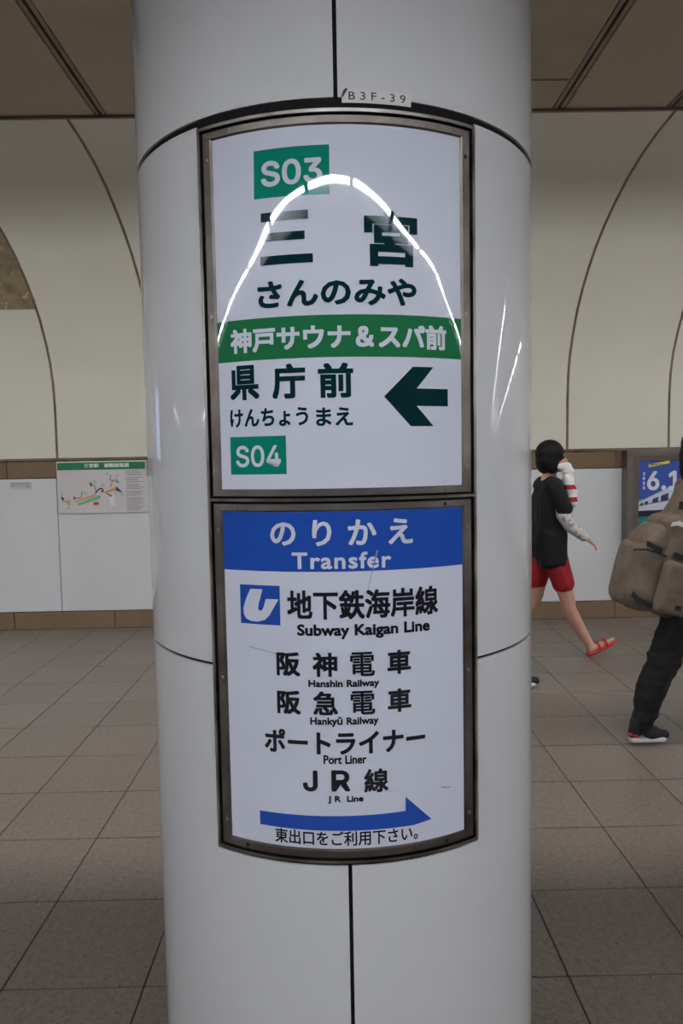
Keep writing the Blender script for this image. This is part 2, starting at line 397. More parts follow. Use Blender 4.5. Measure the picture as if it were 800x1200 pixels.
# number plate B3F-39
def bent(name, polys_bm, parent, m, rad, step=0.012, custom=True, thick=0.0):
    """polys_bm: flat bmesh in (s, z, 0). cut into strips and wrapped round the column"""
    b = polys_bm
    if b.verts:
        lo = min(v.co.x for v in b.verts); hi = max(v.co.x for v in b.verts)
        n = int((hi-lo)/step)
        for i in range(1, n+1):
            bmesh.ops.bisect_plane(b, geom=list(b.verts)+list(b.edges)+list(b.faces), plane_co=(lo+(hi-lo)*i/(n+1), 0, 0), plane_no=(1, 0, 0))
    if thick:
        ext = bmesh.ops.extrude_face_region(b, geom=list(b.faces))
        for v in [g for g in ext['geom'] if isinstance(g, bmesh.types.BMVert)]: v.co.z += thick
        bmesh.ops.recalc_face_normals(b, faces=b.faces)
    org = loc0(parent.parent) + loc0(parent) if parent.parent else loc0(parent)
    for v in b.verts:
        d = v.co.z
        v.co = P(v.co.x, v.co.y, rad + d) - org
    me = bpy.data.meshes.new(name)
    if not thick:
        for f in b.faces:
            f.normal_update(); c = f.calc_center_median()+org
            if f.normal.dot(Vector((c.x-CX, c.y-CY, 0))) < 0: f.normal_flip()
    b.to_mesh(me); b.free(); me.materials.append(m)
    for p in me.polygons: p.use_smooth = True
    if not thick and me.vertices:
        me.normals_split_custom_set_from_vertices([Vector((v.co.x+org.x-CX, v.co.y+org.y-CY, 0)).normalized() for v in me.vertices])
    else: me.set_sharp_from_angle(angle=0.5)
    o = bpy.data.objects.new(name, me); return put(o, parent)
def text_bms(s, bbox, bold=0.0, space=1.0, n=10, grot=False, square=False):
    """one flat outline per character, the whole line stretched to bbox=(s0, s1, z0, z1); bold = stroke growth in metres"""
    x = 0.0; out = []
    for ch in s:
        if ch in ' \u3000': x += (0.30 if ch == ' ' else 1.0)*space; continue
        me, adv = ADV[ch, grot]; b = bmesh.new(); b.from_mesh(me)
        for v in b.verts: v.co.x += x
        out.append(b); x += adv*space
    allv = [v for b in out for v in b.verts]
    xs = [v.co.x for v in allv]; ys = [v.co.y for v in allv]; x0, x1, y0, y1 = min(xs), max(xs), min(ys), max(ys)
    s0, s1, z0, z1 = bbox; s0 += bold; s1 -= bold; z0 += bold; z1 -= bold
    for b in out:
        for v in b.verts: v.co = Vector((s0+(v.co.x-x0)/(x1-x0)*(s1-s0), z0+(v.co.y-y0)/(y1-y0)*(z1-z0), 0))
        bmesh.ops.remove_doubles(b, verts=b.verts, dist=1e-6)
        if bold:
            me2 = bpy.data.meshes.new('x'); b.to_mesh(me2)
            if square: offs = [(i, j) for i in (-1, 0, 1) for j in (-1, 0, 1) if i or j]; offs += [(-1, -.5), (-1, .5), (1, -.5), (1, .5), (-.5, 1), (.5, 1), (-.5, -1), (.5, -1)]
            else: offs = [(math.cos(2*PI*(i+0.5)/n), math.sin(2*PI*(i+0.5)/n)) for i in range(n)]
            for i, (dx, dy) in enumerate(offs):
                k0 = len(b.verts); b.from_mesh(me2); b.verts.ensure_lookup_table()
                for v in b.verts[k0:]: v.co += Vector((bold*dx, bold*dy, (i+1)*4e-6))
            bpy.data.meshes.remove(me2)
    return out
def text_bm(s, bbox, bold=0.0, **k):
    """the whole line as one outline"""
    b = bmesh.new()
    for c in text_bms(s, bbox, bold, **k):
        me = bpy.data.meshes.new('x'); c.to_mesh(me); c.free(); b.from_mesh(me); bpy.data.meshes.remove(me)
    return b
def poly_bm(polys):
    b = bmesh.new()
    for pts in polys: b.faces.new([b.verts.new((x, y, 0)) for x, y in pts])
    return b
def rect(s0, s1, z0, z1): return [(s0, z0), (s1, z0), (s1, z1), (s0, z1)]
def rrect(s0, s1, z0, z1, r, n=5):
    out = []
    for cx_, cz_, a0 in ((s1-r, z1-r, 0), (s0+r, z1-r, PI/2), (s0+r, z0+r, PI), (s1-r, z0+r, 1.5*PI)):
        out += [(cx_+r*math.cos(a0+i*PI/2/n), cz_+r*math.sin(a0+i*PI/2/n)) for i in range(n+1)]
    return out
plate = thing('number_plate', 'small cream plate reading B3F-39 stuck above the top edge of the sign', 'number plate', P(0.06, 2.0))
lp = bent('plate', poly_bm([rect(0.0103, 0.1187, 1.9890, 2.0090)]), plate, mat('cream_plate', (226, 222, 218), 0.3), R+0.0002, thick=0.0008)
for b in text_bms('B 3 F - 3 9', (0.0205, 0.1095, 1.9932, 2.0052), bold=0.0002, n=6): bent('lettering', b, plate, mat('grey_ink', (70, 68, 72), 0.5), R+0.0012)
bent('torn_tape', poly_bm([[(0.0095, 1.9965), (0.0125, 1.9975), (0.0195, 2.0085), (0.0165, 2.0098), (0.0125, 2.0062)]]), plate, mat('brown_tape', (66, 50, 44), 0.5), R+0.0014, thick=0.0006)

# =================================================================== THE SIGN
sign = thing('station_sign', 'tall curved station name and transfer sign in a steel frame on the white column', 'sign', P(0, 1.39))
F = 0.0
def bar(name, s0, s1, z0, z1, r0, r1, m, parent=sign):
    o = ring_panel(name, lambda i, j: True, [z0, z1], [s0, s1], parent, m, t=r1-r0, rad=r1, step=0.012)
    return o
ZT, ZB = 1.9795, 0.7985
OL, OR_ = -0.2312, 0.2345
# backing tray (dark) that fills the gap round the frame
bar('backing_tray', SL+0.0005, SR-0.0005, 0.7925, 1.9955, R-0.0048, R-0.0012, M_seam)
# outer steel strip
RO = R+0.0060
for nm, a in (('outer_strip', (OL, OL+0.0055, ZB, ZT)), ('outer_strip', (OR_-0.0055, OR_, ZB, ZT)), ('outer_strip', (OL+0.0055, OR_-0.0055, ZT-0.0050, ZT)), ('outer_strip', (OL+0.0055, OR_-0.0055, ZB, ZB+0.0045)), ('middle_strip', (OL+0.0055, OR_-0.0055, 1.3862, 1.3908))):
    o = bar(nm, *a, R-0.0012, RO, M_steel)
def bez(b, A, B_, C, D):
    pass
def frame(z0, z1, il, ir, zb, zt):
    """four mitred curved bars between the outer rectangle (OL+.011..) and the opening il..ir, zb..zt"""
    o0, o1 = OL+0.0100, OR_-0.0100
    ri, ro = R+0.0012, R+0.0038
    def mitre(name, quad):   # quad: outer a, outer b, inner b, inner a (s,z)
        b = bmesh.new(); n = max(1, int(abs(quad[1][0]-quad[0][0])/0.012)); V = []
        for i in range(n+1):
            t = i/n
            oo = (quad[0][0]+(quad[1][0]-quad[0][0])*t, quad[0][1]+(quad[1][1]-quad[0][1])*t)
            ii = (quad[3][0]+(quad[2][0]-quad[3][0])*t, quad[3][1]+(quad[2][1]-quad[3][1])*t)
            def L(f): return (oo[0]+(ii[0]-oo[0])*f, oo[1]+(ii[1]-oo[1])*f)
            V.append([b.verts.new(P(*L(f), r_)-loc0(sign)) for f, r_ in ((0, R-0.001), (0, ro-0.0006), (0.06, ro), (0.84, ro), (1, ri), (1, R-0.001))])
        for a, c in zip(V, V[1:]):
            for k in range(6): b.faces.new((a[k], a[(k+1) % 6], c[(k+1) % 6], c[k]))
        b.faces.new(V[0][::-1]); b.faces.new(V[-1])
        o = mesh_obj(name, b, M_steel_dark, sign); set_auto(o.data, 0.35); return o
    g = 0.0003
    mitre('panel_frame', ((o0, z1), (o1, z1), (ir-g, zt), (il+g, zt)))
    mitre('panel_frame', ((o1, z0), (o0, z0), (il+g, zb), (ir-g, zb)))
    mitre('panel_frame', ((o0, z0+g), (o0, z1-g), (il, zt-g), (il, zb+g)))
    mitre('panel_frame', ((o1, z1-g), (o1, z0+g), (ir, zb+g), (ir, zt-g)))
PL, PR = -0.2043, 0.2070
frame(1.3944, 1.9708, PL, PR, 1.4060, 1.9578)
frame(0.8066, 1.3826, PL, PR, 0.8205, 1.3700)
# screws
scr = [(-0.1671, 1.9651), (-0.2130, 1.928), (-0.2130, 1.6845), (-0.2130, 1.4374), (-0.1732, 1.4000), (-0.1739, 1.3765), (-0.2130, 1.3392), (-0.2130, 1.0929), (-0.2130, 0.849), (-0.1708, 0.8130), (0.183, 1.9650), (0.2160, 1.9295), (0.2160, 1.6837), (0.2160, 1.4356), (0.1711, 1.4000), (0.1709, 1.3765), (0.2160, 1.3386), (0.2160, 1.0962), (0.2160, 0.8494), (0.1688, 0.8130)]
black_scr = {11, 15, 9, 19}
for i, (s, z) in enumerate(scr):
    n = Vector((math.sin(s/R), -math.cos(s/R), 0)); c = P(s, z, R+0.0037)-loc0(sign)
    b = bmesh.new(); cyl_bm(b, c, c+n*0.0014, 0.0034, 14, 0.0024)
    o = mesh_obj('screw', b, M_black if i in black_scr else M_screw, sign)
    b = bmesh.new(); cyl_bm(b, c+n*0.0013, c+n*0.0017, 0.0011, 8); mesh_obj('screw_socket', b, M_black, o)

R1, R2, R3 = R+0.0004, R+0.0008, R+0.0012
def sheet_panel(name, s0, s1, z0, z1, m):
    n = 48; b = bmesh.new()
    for i in range(n):
        a, c = s0+(s1-s0)*i/n, s0+(s1-s0)*(i+1)/n
        b.faces.new([b.verts.new(v) for v in ((a, z0, 0), (c, z0, 0), (c, z1, 0), (a, z1, 0))])
    bmesh.ops.remove_doubles(b, verts=b.verts, dist=1e-5)
    return bent(name, b, sign, m, R1)
up = sheet_panel('upper_panel', PL-0.002, PR+0.002, 1.404, 1.960, M_sheet)
up['label'] = 'white acrylic panel with the station names'
lo = sheet_panel('lower_panel', PL-0.002, PR+0.002, 0.819, 1.372, M_sheet2)
lo['label'] = 'white acrylic panel listing transfer lines'
def T(name, s, bbox, m, parent, bold, **k):
    for b in text_bms(s, bbox, bold, **k): bent(name, b, parent, m, R3)
# bent() needs the offset of parent chain; panels carry no offset of their own
bent('station_code_patch', poly_bm([[(-0.1301, 1.8556), (-0.0107, 1.8548), (-0.0100, 1.9282), (-0.1288, 1.9278)]]), up, M_pgreen, R2)
T('station_code_lettering', 'S03', (-0.1173, -0.021, 1.8717, 1.9101), M_pwhite, up, 0.0016, grot=True)
bent('station_name_lettering', poly_bm([rect(-0.1195, -0.0442, 1.8196, 1.8330), rect(-0.1151, -0.0500, 1.7895, 1.8022), rect(-0.1215, -0.0380, 1.7540, 1.7675)]), up, M_ink, R3)
T('station_name_lettering', '宮', (0.0411, 0.1266, 1.7474, 1.8316), M_ink, up, 0.0030, square=True)
T('station_reading_lettering', 'さんのみや', (-0.1284, 0.1243, 1.6874, 1.7298), M_ink, up, 0.0018)
bent('green_band', poly_bm([rect(PL-0.001, PR+0.001, 1.6095, 1.6742)]), up, M_bgreen, R2)
T('band_lettering', '神戸サウナ＆スパ前', (-0.1787, 0.177, 1.6218, 1.6600), M_pwhite, up, 0.0014, square=True)
bent('white_sticker', poly_bm([rect(-0.1960, 0.1905, 1.4888, 1.6082)]), up, M_sheet, R+0.00062, thick=0.00012)
T('next_station_lettering', '県', (-0.1818, -0.1295, 1.548, 1.6029), M_ink, up, 0.0017, square=True)
T('next_station_lettering', '庁', (-0.1073, -0.0538, 1.5476, 1.6015), M_ink, up, 0.0019, square=True)
T('next_station_lettering', '前', (-0.034, 0.0207, 1.5469, 1.6005), M_ink, up, 0.0018, square=True)
T('next_reading_lettering', 'けんちょう', (-0.1837, -0.0503, 1.5048, 1.5341), M_ink, up, 0.0010)
T('next_reading_lettering', 'まえ', (-0.0383, 0.0193, 1.5035, 1.5325), M_ink, up, 0.0010)
bent('left_arrow', poly_bm([[(0.0686, 1.5481), (0.1166, 1.5947), (0.1524, 1.5947), (0.1226, 1.5608), (0.1792, 1.5608), (0.1792, 1.5334), (0.1226, 1.5334), (0.1519, 1.5016), (0.112, 1.5016)]]), up, M_ink, R3)
bent('next_code_patch', poly_bm([rect(-0.185, -0.087, 1.4297, 1.4902)]), up, M_pgreen, R+0.0009)
T('next_code_lettering', 'S04', (-0.1744, -0.0959, 1.4414, 1.4758), M_pwhite, up, 0.0009, grot=True)
bent('blue_header', poly_bm([rect(PL-0.001, PR+0.001, 1.2745, 1.3695)]), lo, M_blue, R2)
T('header_lettering', 'の り か え', (-0.117, 0.1134, 1.3151, 1.3569), M_pwhite, lo, 0.0014)
T('header_lettering', 'Transfer', (-0.0822, 0.0767, 1.2786, 1.3057), M_pwhite, lo, 0.0010, space=1.12)
lx0, lx1, lz0, lz1 = -0.1742, -0.1034, 1.1872, 1.2513
bent('subway_emblem', poly_bm([rect(lx0, lx1, lz0, lz1)]), lo, M_blue, R2)
def emb(u, v): return (lx0+(lx1-lx0)*u, lz0+(lz1-lz0)*v)
# white slanted U of the emblem: thick left stroke curling into a bowl, pointed right stroke
U = [(0.33, 0.92), (0.58, 0.92), (0.47, 0.48), (0.47, 0.38), (0.53, 0.34), (0.60, 0.40), (0.78, 0.60), (0.58, 0.60), (0.62, 0.68), (0.97, 0.68), (0.93, 0.60), (0.80, 0.34), (0.68, 0.18), (0.55, 0.09), (0.38, 0.06), (0.22, 0.10), (0.12, 0.20), (0.09, 0.34), (0.13, 0.52), (0.22, 0.74)]
U = [(0.28, 0.90), (0.585, 0.90), (0.48, 0.52), (0.46, 0.40), (0.50, 0.345), (0.56, 0.37), (0.60, 0.44), (0.66, 0.66), (0.97, 0.66), (0.84, 0.42), (0.74, 0.24), (0.62, 0.12), (0.46, 0.07), (0.28, 0.07), (0.15, 0.13), (0.09, 0.24), (0.08, 0.38), (0.13, 0.56), (0.20, 0.74)]
bent('emblem_mark', poly_bm([[emb(*p) for p in U]]), lo, M_pwhite, R3)
T('subway_line_lettering', '地下鉄海岸線', (-0.0913, 0.1571, 1.1979, 1.2451), M_inkb, lo, 0.0012, square=True)
T('subway_line_english', 'Subway Kaigan Line', (-0.0759, 0.1417, 1.1660, 1.1904), M_inkb, lo, 0.0011)
def spaced(name, chars, s0, s1, wd, z0, z1, m, bold):
    n = len(chars)
    for i, ch in enumerate(chars):
        a = s0+(s1-wd-s0)*i/(n-1); T(name, ch, (a, a+wd, z0, z1), m, lo, bold*{'電': 0.6, '急': 0.85}.get(ch, 1), square=True)
spaced('railway_lettering', '阪神電車', -0.1117, 0.1074, 0.0395, 1.1052, 1.1446, M_inkb, 0.0013)
T('railway_english', 'Hanshin Railway', (-0.0594, 0.0545, 1.0848, 1.1003), M_inkb, lo, 0.0007, n=6)
spaced('railway_lettering', '阪急電車', -0.1122, 0.1072, 0.0395, 1.0426, 1.0815, M_inkb, 0.0013)
T('railway_english', 'Hankyū Railway', (-0.0579, 0.0525, 1.0230, 1.0398), M_inkb, lo, 0.0007, n=6)
T('railway_lettering', 'ポートライナー', (-0.1361, 0.1314, 0.9775, 1.0175), M_inkb, lo, 0.0015)
T('railway_english', 'Port Liner', (-0.0376, 0.0321, 0.9620, 0.9770), M_inkb, lo, 0.0007, n=6)
T('railway_lettering', 'J', (-0.0719, -0.0475, 0.9158, 0.9513), M_inkb, lo, 0.0018, grot=True)
T('railway_lettering', 'R', (-0.0255, 0.0050, 0.9168, 0.9521), M_inkb, lo, 0.0016, grot=True)
T('railway_lettering', '線', (0.0271, 0.0671, 0.9128, 0.9525), M_inkb, lo, 0.0013, n=12)
T('railway_english', 'J R  Line', (-0.0316, 0.0259, 0.8962, 0.9095), M_inkb, lo, 0.0007, n=6)
bent('right_arrow', poly_bm([[(-0.148, 0.8517), (-0.148, 0.8751), (0.0957, 0.8765), (0.0957, 0.9004), (0.1415, 0.8550), (0.1092, 0.8505)]]), lo, M_blue, R3)
for pts in ([(0.0530, 1.3080), (0.0560, 1.3060), (0.0450, 1.2700), (0.0440, 1.2700)], [(0.0440, 1.2690), (0.0450, 1.2690), (0.0350, 1.2300), (0.0345, 1.2300)], [(-0.160, 1.1490), (-0.160, 1.1500), (-0.090, 1.1370), (-0.090, 1.1365)], [(0.160, 0.905), (0.161, 0.9065), (0.180, 0.9015), (0.179, 0.9005)]):
    bent('scratch', poly_bm([pts]), lo, mat('scratch_grey', (128, 130, 152), 0.4), R3+0.00005)
T('exit_note_lettering', '東出口をご利用下さい。', (-0.1215, 0.1165, 0.8256, 0.8505), M_inkb, lo, 0.0005, n=8)

# =================================================================== WALL FITTINGS
YW = WY-0.012
def wpoly(name, polys, m, parent, y, t=0.0015):
    b = bmesh.new()
    for pts in polys:
        b.faces.new([b.verts.new((x, y, z)) for x, z in pts])
    ext = bmesh.ops.extrude_face_region(b, geom=list(b.faces))
    for v in [g for g in ext['geom'] if isinstance(g, bmesh.types.BMVert)]: v.co.y += t
    return mesh_obj(name, b, m, parent, origin=loc0(parent))
def wtext(name, s, bbox, m, parent, y, bold=0.0, n=6, rot=False, **k):
    b = text_bm(s, bbox, bold, n=n, **k)
    for v in b.verts: v.co = Vector((v.co.x, y-v.co.z, v.co.y))
    b.normal_update()
    for f in b.faces:
        if f.normal.y > 0: f.normal_flip()
    me = bpy.data.meshes.new(name)
    bmesh.ops.translate(b, verts=b.verts, vec=-loc0(parent)); b.to_mesh(me); b.free(); me.materials.append(m)
    return put(bpy.data.objects.new(name, me), parent)
# evacuation map
mp = thing('evacuation_map', 'white evacuation route map board with green heading on the wall left of the column', 'map board', (-2.03, YW-0.01, 1.25))
boxo('board', (-2.421, -1.640, YW-0.014, YW+0.002, 1.026, 1.482), mat('map_board', (206, 204, 206), 0.3), mp, bev=0.002, origin=loc0(mp))
ym = YW-0.016
wpoly('heading_band', [rect(-2.413, -1.648, 1.406, 1.470)], mat('map_green', (36, 122, 82), 0.35), mp, ym)
M_w = mat('map_white', (230, 232, 230), 0.4)
wtext('heading_lettering', '三宮駅　避難経路図', (-2.180, -1.790, 1.424, 1.460), M_w, mp, ym-0.001, 0.0012)
def bandpoly(pts, wd):
    out = []
    for (x0, z0), (x1, z1) in zip(pts, pts[1:]):
        d = Vector((x1-x0, z1-z0)).normalized()*wd/2; n_ = Vector((-d.y, d.x))
        out.append([(x0+n_.x, z0+n_.y), (x0-n_.x, z0-n_.y), (x1-n_.x, z1-n_.y), (x1+n_.x, z1+n_.y)])
    return out
def mpx(px, py): return (-2.414+(px-108)/640*0.766, 1.470-(py-140)/352*0.444)   # map artwork units -> board metres
def mcol(nm, rgb): return mat(nm, rgb, 0.4)
wpoly('map_platform', [[mpx(220, 410), mpx(380, 355), mpx(385, 372), mpx(225, 420)]], mcol('map_salmon', (214, 160, 132)), mp, ym)
wpoly('map_platform', [[mpx(240, 425), mpx(405, 368), mpx(418, 380), mpx(405, 395), mpx(250, 438)]], mcol('map_mint', (112, 186, 138)), mp, ym)
for w_ in ([mpx(440, 345), mpx(530, 312), mpx(535, 335), mpx(450, 355)], [mpx(132, 402), mpx(200, 400), mpx(190, 414), mpx(140, 412)]): wpoly('map_concourse', [w_], mcol('map_orange', (214, 160, 84)), mp, ym)
wpoly('map_stairs', bandpoly([mpx(498, 228), mpx(485, 262), mpx(508, 270), mpx(488, 312)], .006)+bandpoly([mpx(508, 262), mpx(552, 285), mpx(528, 258)], .006)+bandpoly([mpx(380, 335), mpx(375, 300), mpx(352, 292)], .006)+bandpoly([mpx(218, 390), mpx(275, 382), mpx(283, 338)], .006)+bandpoly([mpx(172, 412), mpx(185, 430), mpx(196, 424)], .006), mcol('map_brown', (112, 92, 66)), mp, ym)
wpoly('map_exit_stair', [[mpx(340, 280), mpx(352, 276), mpx(356, 304), mpx(344, 306)], [mpx(532, 308), mpx(572, 345), mpx(564, 350), mpx(530, 338)], [mpx(462, 352), mpx(502, 374), mpx(496, 380), mpx(458, 358)], [mpx(130, 366), mpx(152, 392), mpx(140, 400), mpx(130, 390)]]+bandpoly([mpx(378, 352), mpx(400, 330), mpx(425, 318), mpx(438, 340), mpx(420, 345)], .012)+bandpoly([mpx(222, 372), mpx(224, 396)], .010), mcol('map_navy', (54, 60, 84)), mp, ym-0.001)
wpoly('map_legend', [[mpx(362, 416), mpx(400, 414), mpx(400, 434), mpx(362, 436)]], mcol('map_red', (186, 70, 76)), mp, ym)
wpoly('map_legend', [[mpx(484, 372), mpx(516, 360), mpx(516, 440), mpx(482, 440)]], mcol('map_pale', (222, 224, 238)), mp, ym)
def disc(cx_, cz_, r_, n=12): return [(cx_+r_*math.cos(2*PI*i/n), cz_+r_*math.sin(2*PI*i/n)) for i in range(n)]
for a, b_ in ((470, 222), (542, 238), (374, 274), (434, 298), (308, 354), (134, 352), (180, 450), (526, 360), (570, 360)): wpoly('map_exit_marker', [disc(*mpx(a, b_), 0.016)], mcol('map_grey_green', (176, 196, 186)), mp, ym)
random.seed(3)
lines = []
zz = 1.392
for i in range(26):
    if i in (4, 8, 12, 16): zz -= 0.010
    x0, x1 = -1.822, -1.822+random.uniform(0.10, 0.165)
    lines.append(rect(x0, x1, zz-0.0042, zz)); zz -= 0.0122
wpoly('map_notes', lines, mcol('map_note_grey', (142, 142, 148)), mp, ym)['kind'] = 'stuff'
sp = thing('wall_plate', 'small grey label plate near the top of the white wall panel at far left', 'plate', (-2.743, YW, 1.277))
boxo('plate', (-2.838, -2.648, YW-0.005, YW, 1.247, 1.311), mat('grey_plate', (190, 190, 194), 0.35), sp, bev=0.001, origin=loc0(sp))
wpoly('plate_line', [rect(-2.826, -2.66, 1.294, 1.301), rect(-2.826, -2.66, 1.283, 1.288), rect(-2.826, -2.72, 1.270, 1.274), rect(-2.70, -2.66, 1.266, 1.276)], mat('plate_grey_ink', (136, 136, 142), 0.5), sp, YW-0.006)

# advertising case
ad = thing('advertising_case', 'stainless steel wall case with a blue train poster, behind the backpacker', 'poster case', (3.0, WY-0.05, 0.9))
AX0, AX1, AZ0, AZ1 = 2.531, 3.485, 0.29, 1.492
Y0 = WY-0.13
bx0, bx1, bz0, bz1 = 2.585, 3.43, 0.345, 1.440
M_case = mat('case_steel', (140, 136, 132), 0.4, metal=0.9, noise=(5, 0.3, (118, 112, 106)))
def chamf(name, q):
    b = bmesh.new(); vs = [b.verts.new(p) for p in q]
    b.faces.new(vs); return b
def cbar(oa, ob, ia, ib):
    b = bmesh.new()
    F_ = [b.verts.new((p[0], Y0, p[1])) for p in (oa, ob, ib, ia)]
    B_ = [b.verts.new((p[0], WY-0.012, p[1])) for p in (oa, ob, ib, ia)]
    b.faces.new(F_); b.faces.new(B_[::-1])
    for i in range(4): b.faces.new((F_[i], B_[i], B_[(i+1) % 4], F_[(i+1) % 4]))
    bmesh.ops.bevel(b, geom=list(b.edges), offset=0.003, segments=2, affect='EDGES')
    return mesh_obj('case_side', b, M_case, ad, origin=loc0(ad))
cbar((AX0, AZ1), (AX1, AZ1), (bx0, bz1), (bx1, bz1)); cbar((AX1, AZ0), (AX0, AZ0), (bx1, bz0), (bx0, bz0))
cbar((AX0, AZ0), (AX0, AZ1), (bx0, bz0), (bx0, bz1)); cbar((AX1, AZ1), (AX1, AZ0), (bx1, bz1), (bx1, bz0))
for d in ((bx0, 2.640, AZ0+.055, bz1), (3.375, bx1, AZ0+.055, bz1), (2.640, 3.375, 1.398, bz1), (2.640, 3.375, AZ0+.055, 0.36)):
    boxo('inner_frame', (d[0], d[1], Y0+0.012, Y0+0.03, d[2], d[3]), mat('case_bronze', (124, 112, 102), 0.4, metal=0.8), ad, bev=0.002, origin=loc0(ad))
YP = Y0+0.026
ps = wpoly('poster', [rect(2.638, 3.378, 0.358, 1.400)], mat('poster_blue', (66, 92, 176), 0.25), ad, YP, 0.01)
ps['label'] = 'blue poster with a pale train and the figures 6.1'
def pp(name, polys, rgb, lift): return wpoly(name, polys, mat('poster_'+name, rgb, 0.3), ad, YP-lift, 0.0006)
pp('pale_sky', [[(2.640, 0.910), (3.376, 0.910), (3.376, 1.150), (2.640, 1.060)]], (120, 142, 204), 0.0012)
pp('train_body', [[(2.641, 0.960), (3.376, 0.990), (3.376, 1.345), (3.05, 1.235), (2.641, 1.040)]], (196, 204, 222), 0.002)
pp('train_stripe', [[(2.641, 1.002), (3.376, 1.135), (3.376, 1.150), (2.641, 1.008)], [(2.641, 1.036), (3.05, 1.228), (3.376, 1.335), (3.376, 1.350), (3.05, 1.240), (2.641, 1.042)]], (70, 140, 160), 0.003)
wins = []
for a, b_ in ((0.02, 0.06), (0.075, 0.115), (0.17, 0.24), (0.27, 0.36), (0.45, 0.62), (0.68, 0.95)):
    xa_, xb_ = 2.641+a*0.73, 2.641+b_*0.73
    def zt_(x): return 1.020+(x-2.641)*0.36
    def zb_(x): return 1.000+(x-2.641)*0.20
    wins.append([(xa_, zb_(xa_)), (xb_, zb_(xb_)), (xb_, zt_(xb_)), (xa_, zt_(xa_))])
for w_ in wins: pp('train_window', [w_], (58, 70, 96), 0.003)
pp('train_undercarriage', [[(2.641, 0.912), (3.376, 0.912), (3.376, 0.985), (2.641, 0.962)]], (40, 42, 58), 0.003)
pp('teal_footer', [rect(2.640, 3.376, 0.360, 0.910)], (24, 130, 122), 0.004)
pp('yellow_ribbon', [[(2.728, 1.338), (2.915, 1.372), (2.905, 1.384), (2.918, 1.398), (2.728, 1.366)]], (206, 204, 84), 0.004)
M_pw = mat('poster_white_ink', (222, 224, 236), 0.3)
wtext('poster_lettering', '6.1', (2.714, 3.005, 1.140, 1.307), M_pw, ad, YP-0.006, 0.0075, n=10, grot=True)
for i, ch in enumerate('2020'):
    wtext('poster_lettering', ch, (2.676, 2.698, 1.272-0.041*i, 1.300-0.041*i), M_pw, ad, YP-0.006, 0.0015)
wtext('poster_lettering', '神戸市スタート！', (2.742, 2.895, 1.352, 1.372), mat('poster_dark_ink', (70, 80, 60), 0.4), ad, YP-0.0062, 0.0005)
wtext('poster_lettering', '神戸市の', (2.69, 2.86, 0.835, 0.872), M_pw, ad, YP-0.006, 0.003)
wtext('poster_lettering', '今', (2.69, 2.73, 0.785, 0.822), M_pw, ad, YP-0.006, 0.003)

# =================================================================== PEOPLE
ICO = {}
def ico(n):
    if n not in ICO:
        t = bmesh.new(); bmesh.ops.create_icosphere(t, subdivisions=n, radius=1.0); ICO[n] = [v.co.copy() for v in t.verts]; t.free()
    return ICO[n]
def hull_of(b, balls, n=2):
    """convex skin round a few balls, added to b"""
    t = bmesh.new(); vs = [t.verts.new(Vector(p)+c*r_) for p, r_ in balls for c in ico(n)]
    h = bmesh.ops.convex_hull(t, input=vs)
    loose = [v for v in t.verts if not v.link_faces]
    if loose: bmesh.ops.delete(t, geom=loose, context='VERTS')
    me = bpy.data.meshes.new('h'); t.to_mesh(me); t.free(); b.from_mesh(me); bpy.data.meshes.remove(me)
def hull_pts(b, a, ra, c, rc): hull_of(b, [(a, ra), (c, rc)])
def ell(b, c, r, rot=None):
    M = Matrix.Translation(c)
    if rot is not None: M = M @ rot
    M = M @ Matrix.Diagonal((r[0], r[1], r[2], 1))
    bmesh.ops.create_icosphere(b, subdivisions=3, radius=1.0, matrix=M)
def chain(b, pts):
    for (a, ra), (c, rc) in zip(pts, pts[1:]): hull_pts(b, Vector(a), ra, Vector(c), rc)
def fuse(name, b, m, parent, voxel=0.007, it=3, org=None, extra=None):
    """merge overlapping shapes into ONE continuous skin"""
    me = bpy.data.meshes.new(name); b.to_mesh(me); b.free()
    ob = bpy.data.objects.new('tmp', me); COL.objects.link(ob)
    md = ob.modifiers.new('r', 'REMESH'); md.mode = 'VOXEL'; md.voxel_size = voxel; md.use_smooth_shade = True
    sm = ob.modifiers.new('s', 'SMOOTH'); sm.iterations = it; sm.factor = 0.5
    dg = bpy.context.evaluated_depsgraph_get(); out = bpy.data.meshes.new_from_object(ob.evaluated_get(dg))
    bpy.data.objects.remove(ob); bpy.data.meshes.remove(me)
    o_ = org if org is not None else loc0(parent)
    if extra: extra(out)
    for v in out.vertices: v.co -= o_
    for p in out.polygons: p.use_smooth = True
    out.materials.clear(); out.materials.append(m); out.name = name
    ob = bpy.data.objects.new(name, out); return put(ob, parent)
V = Vector
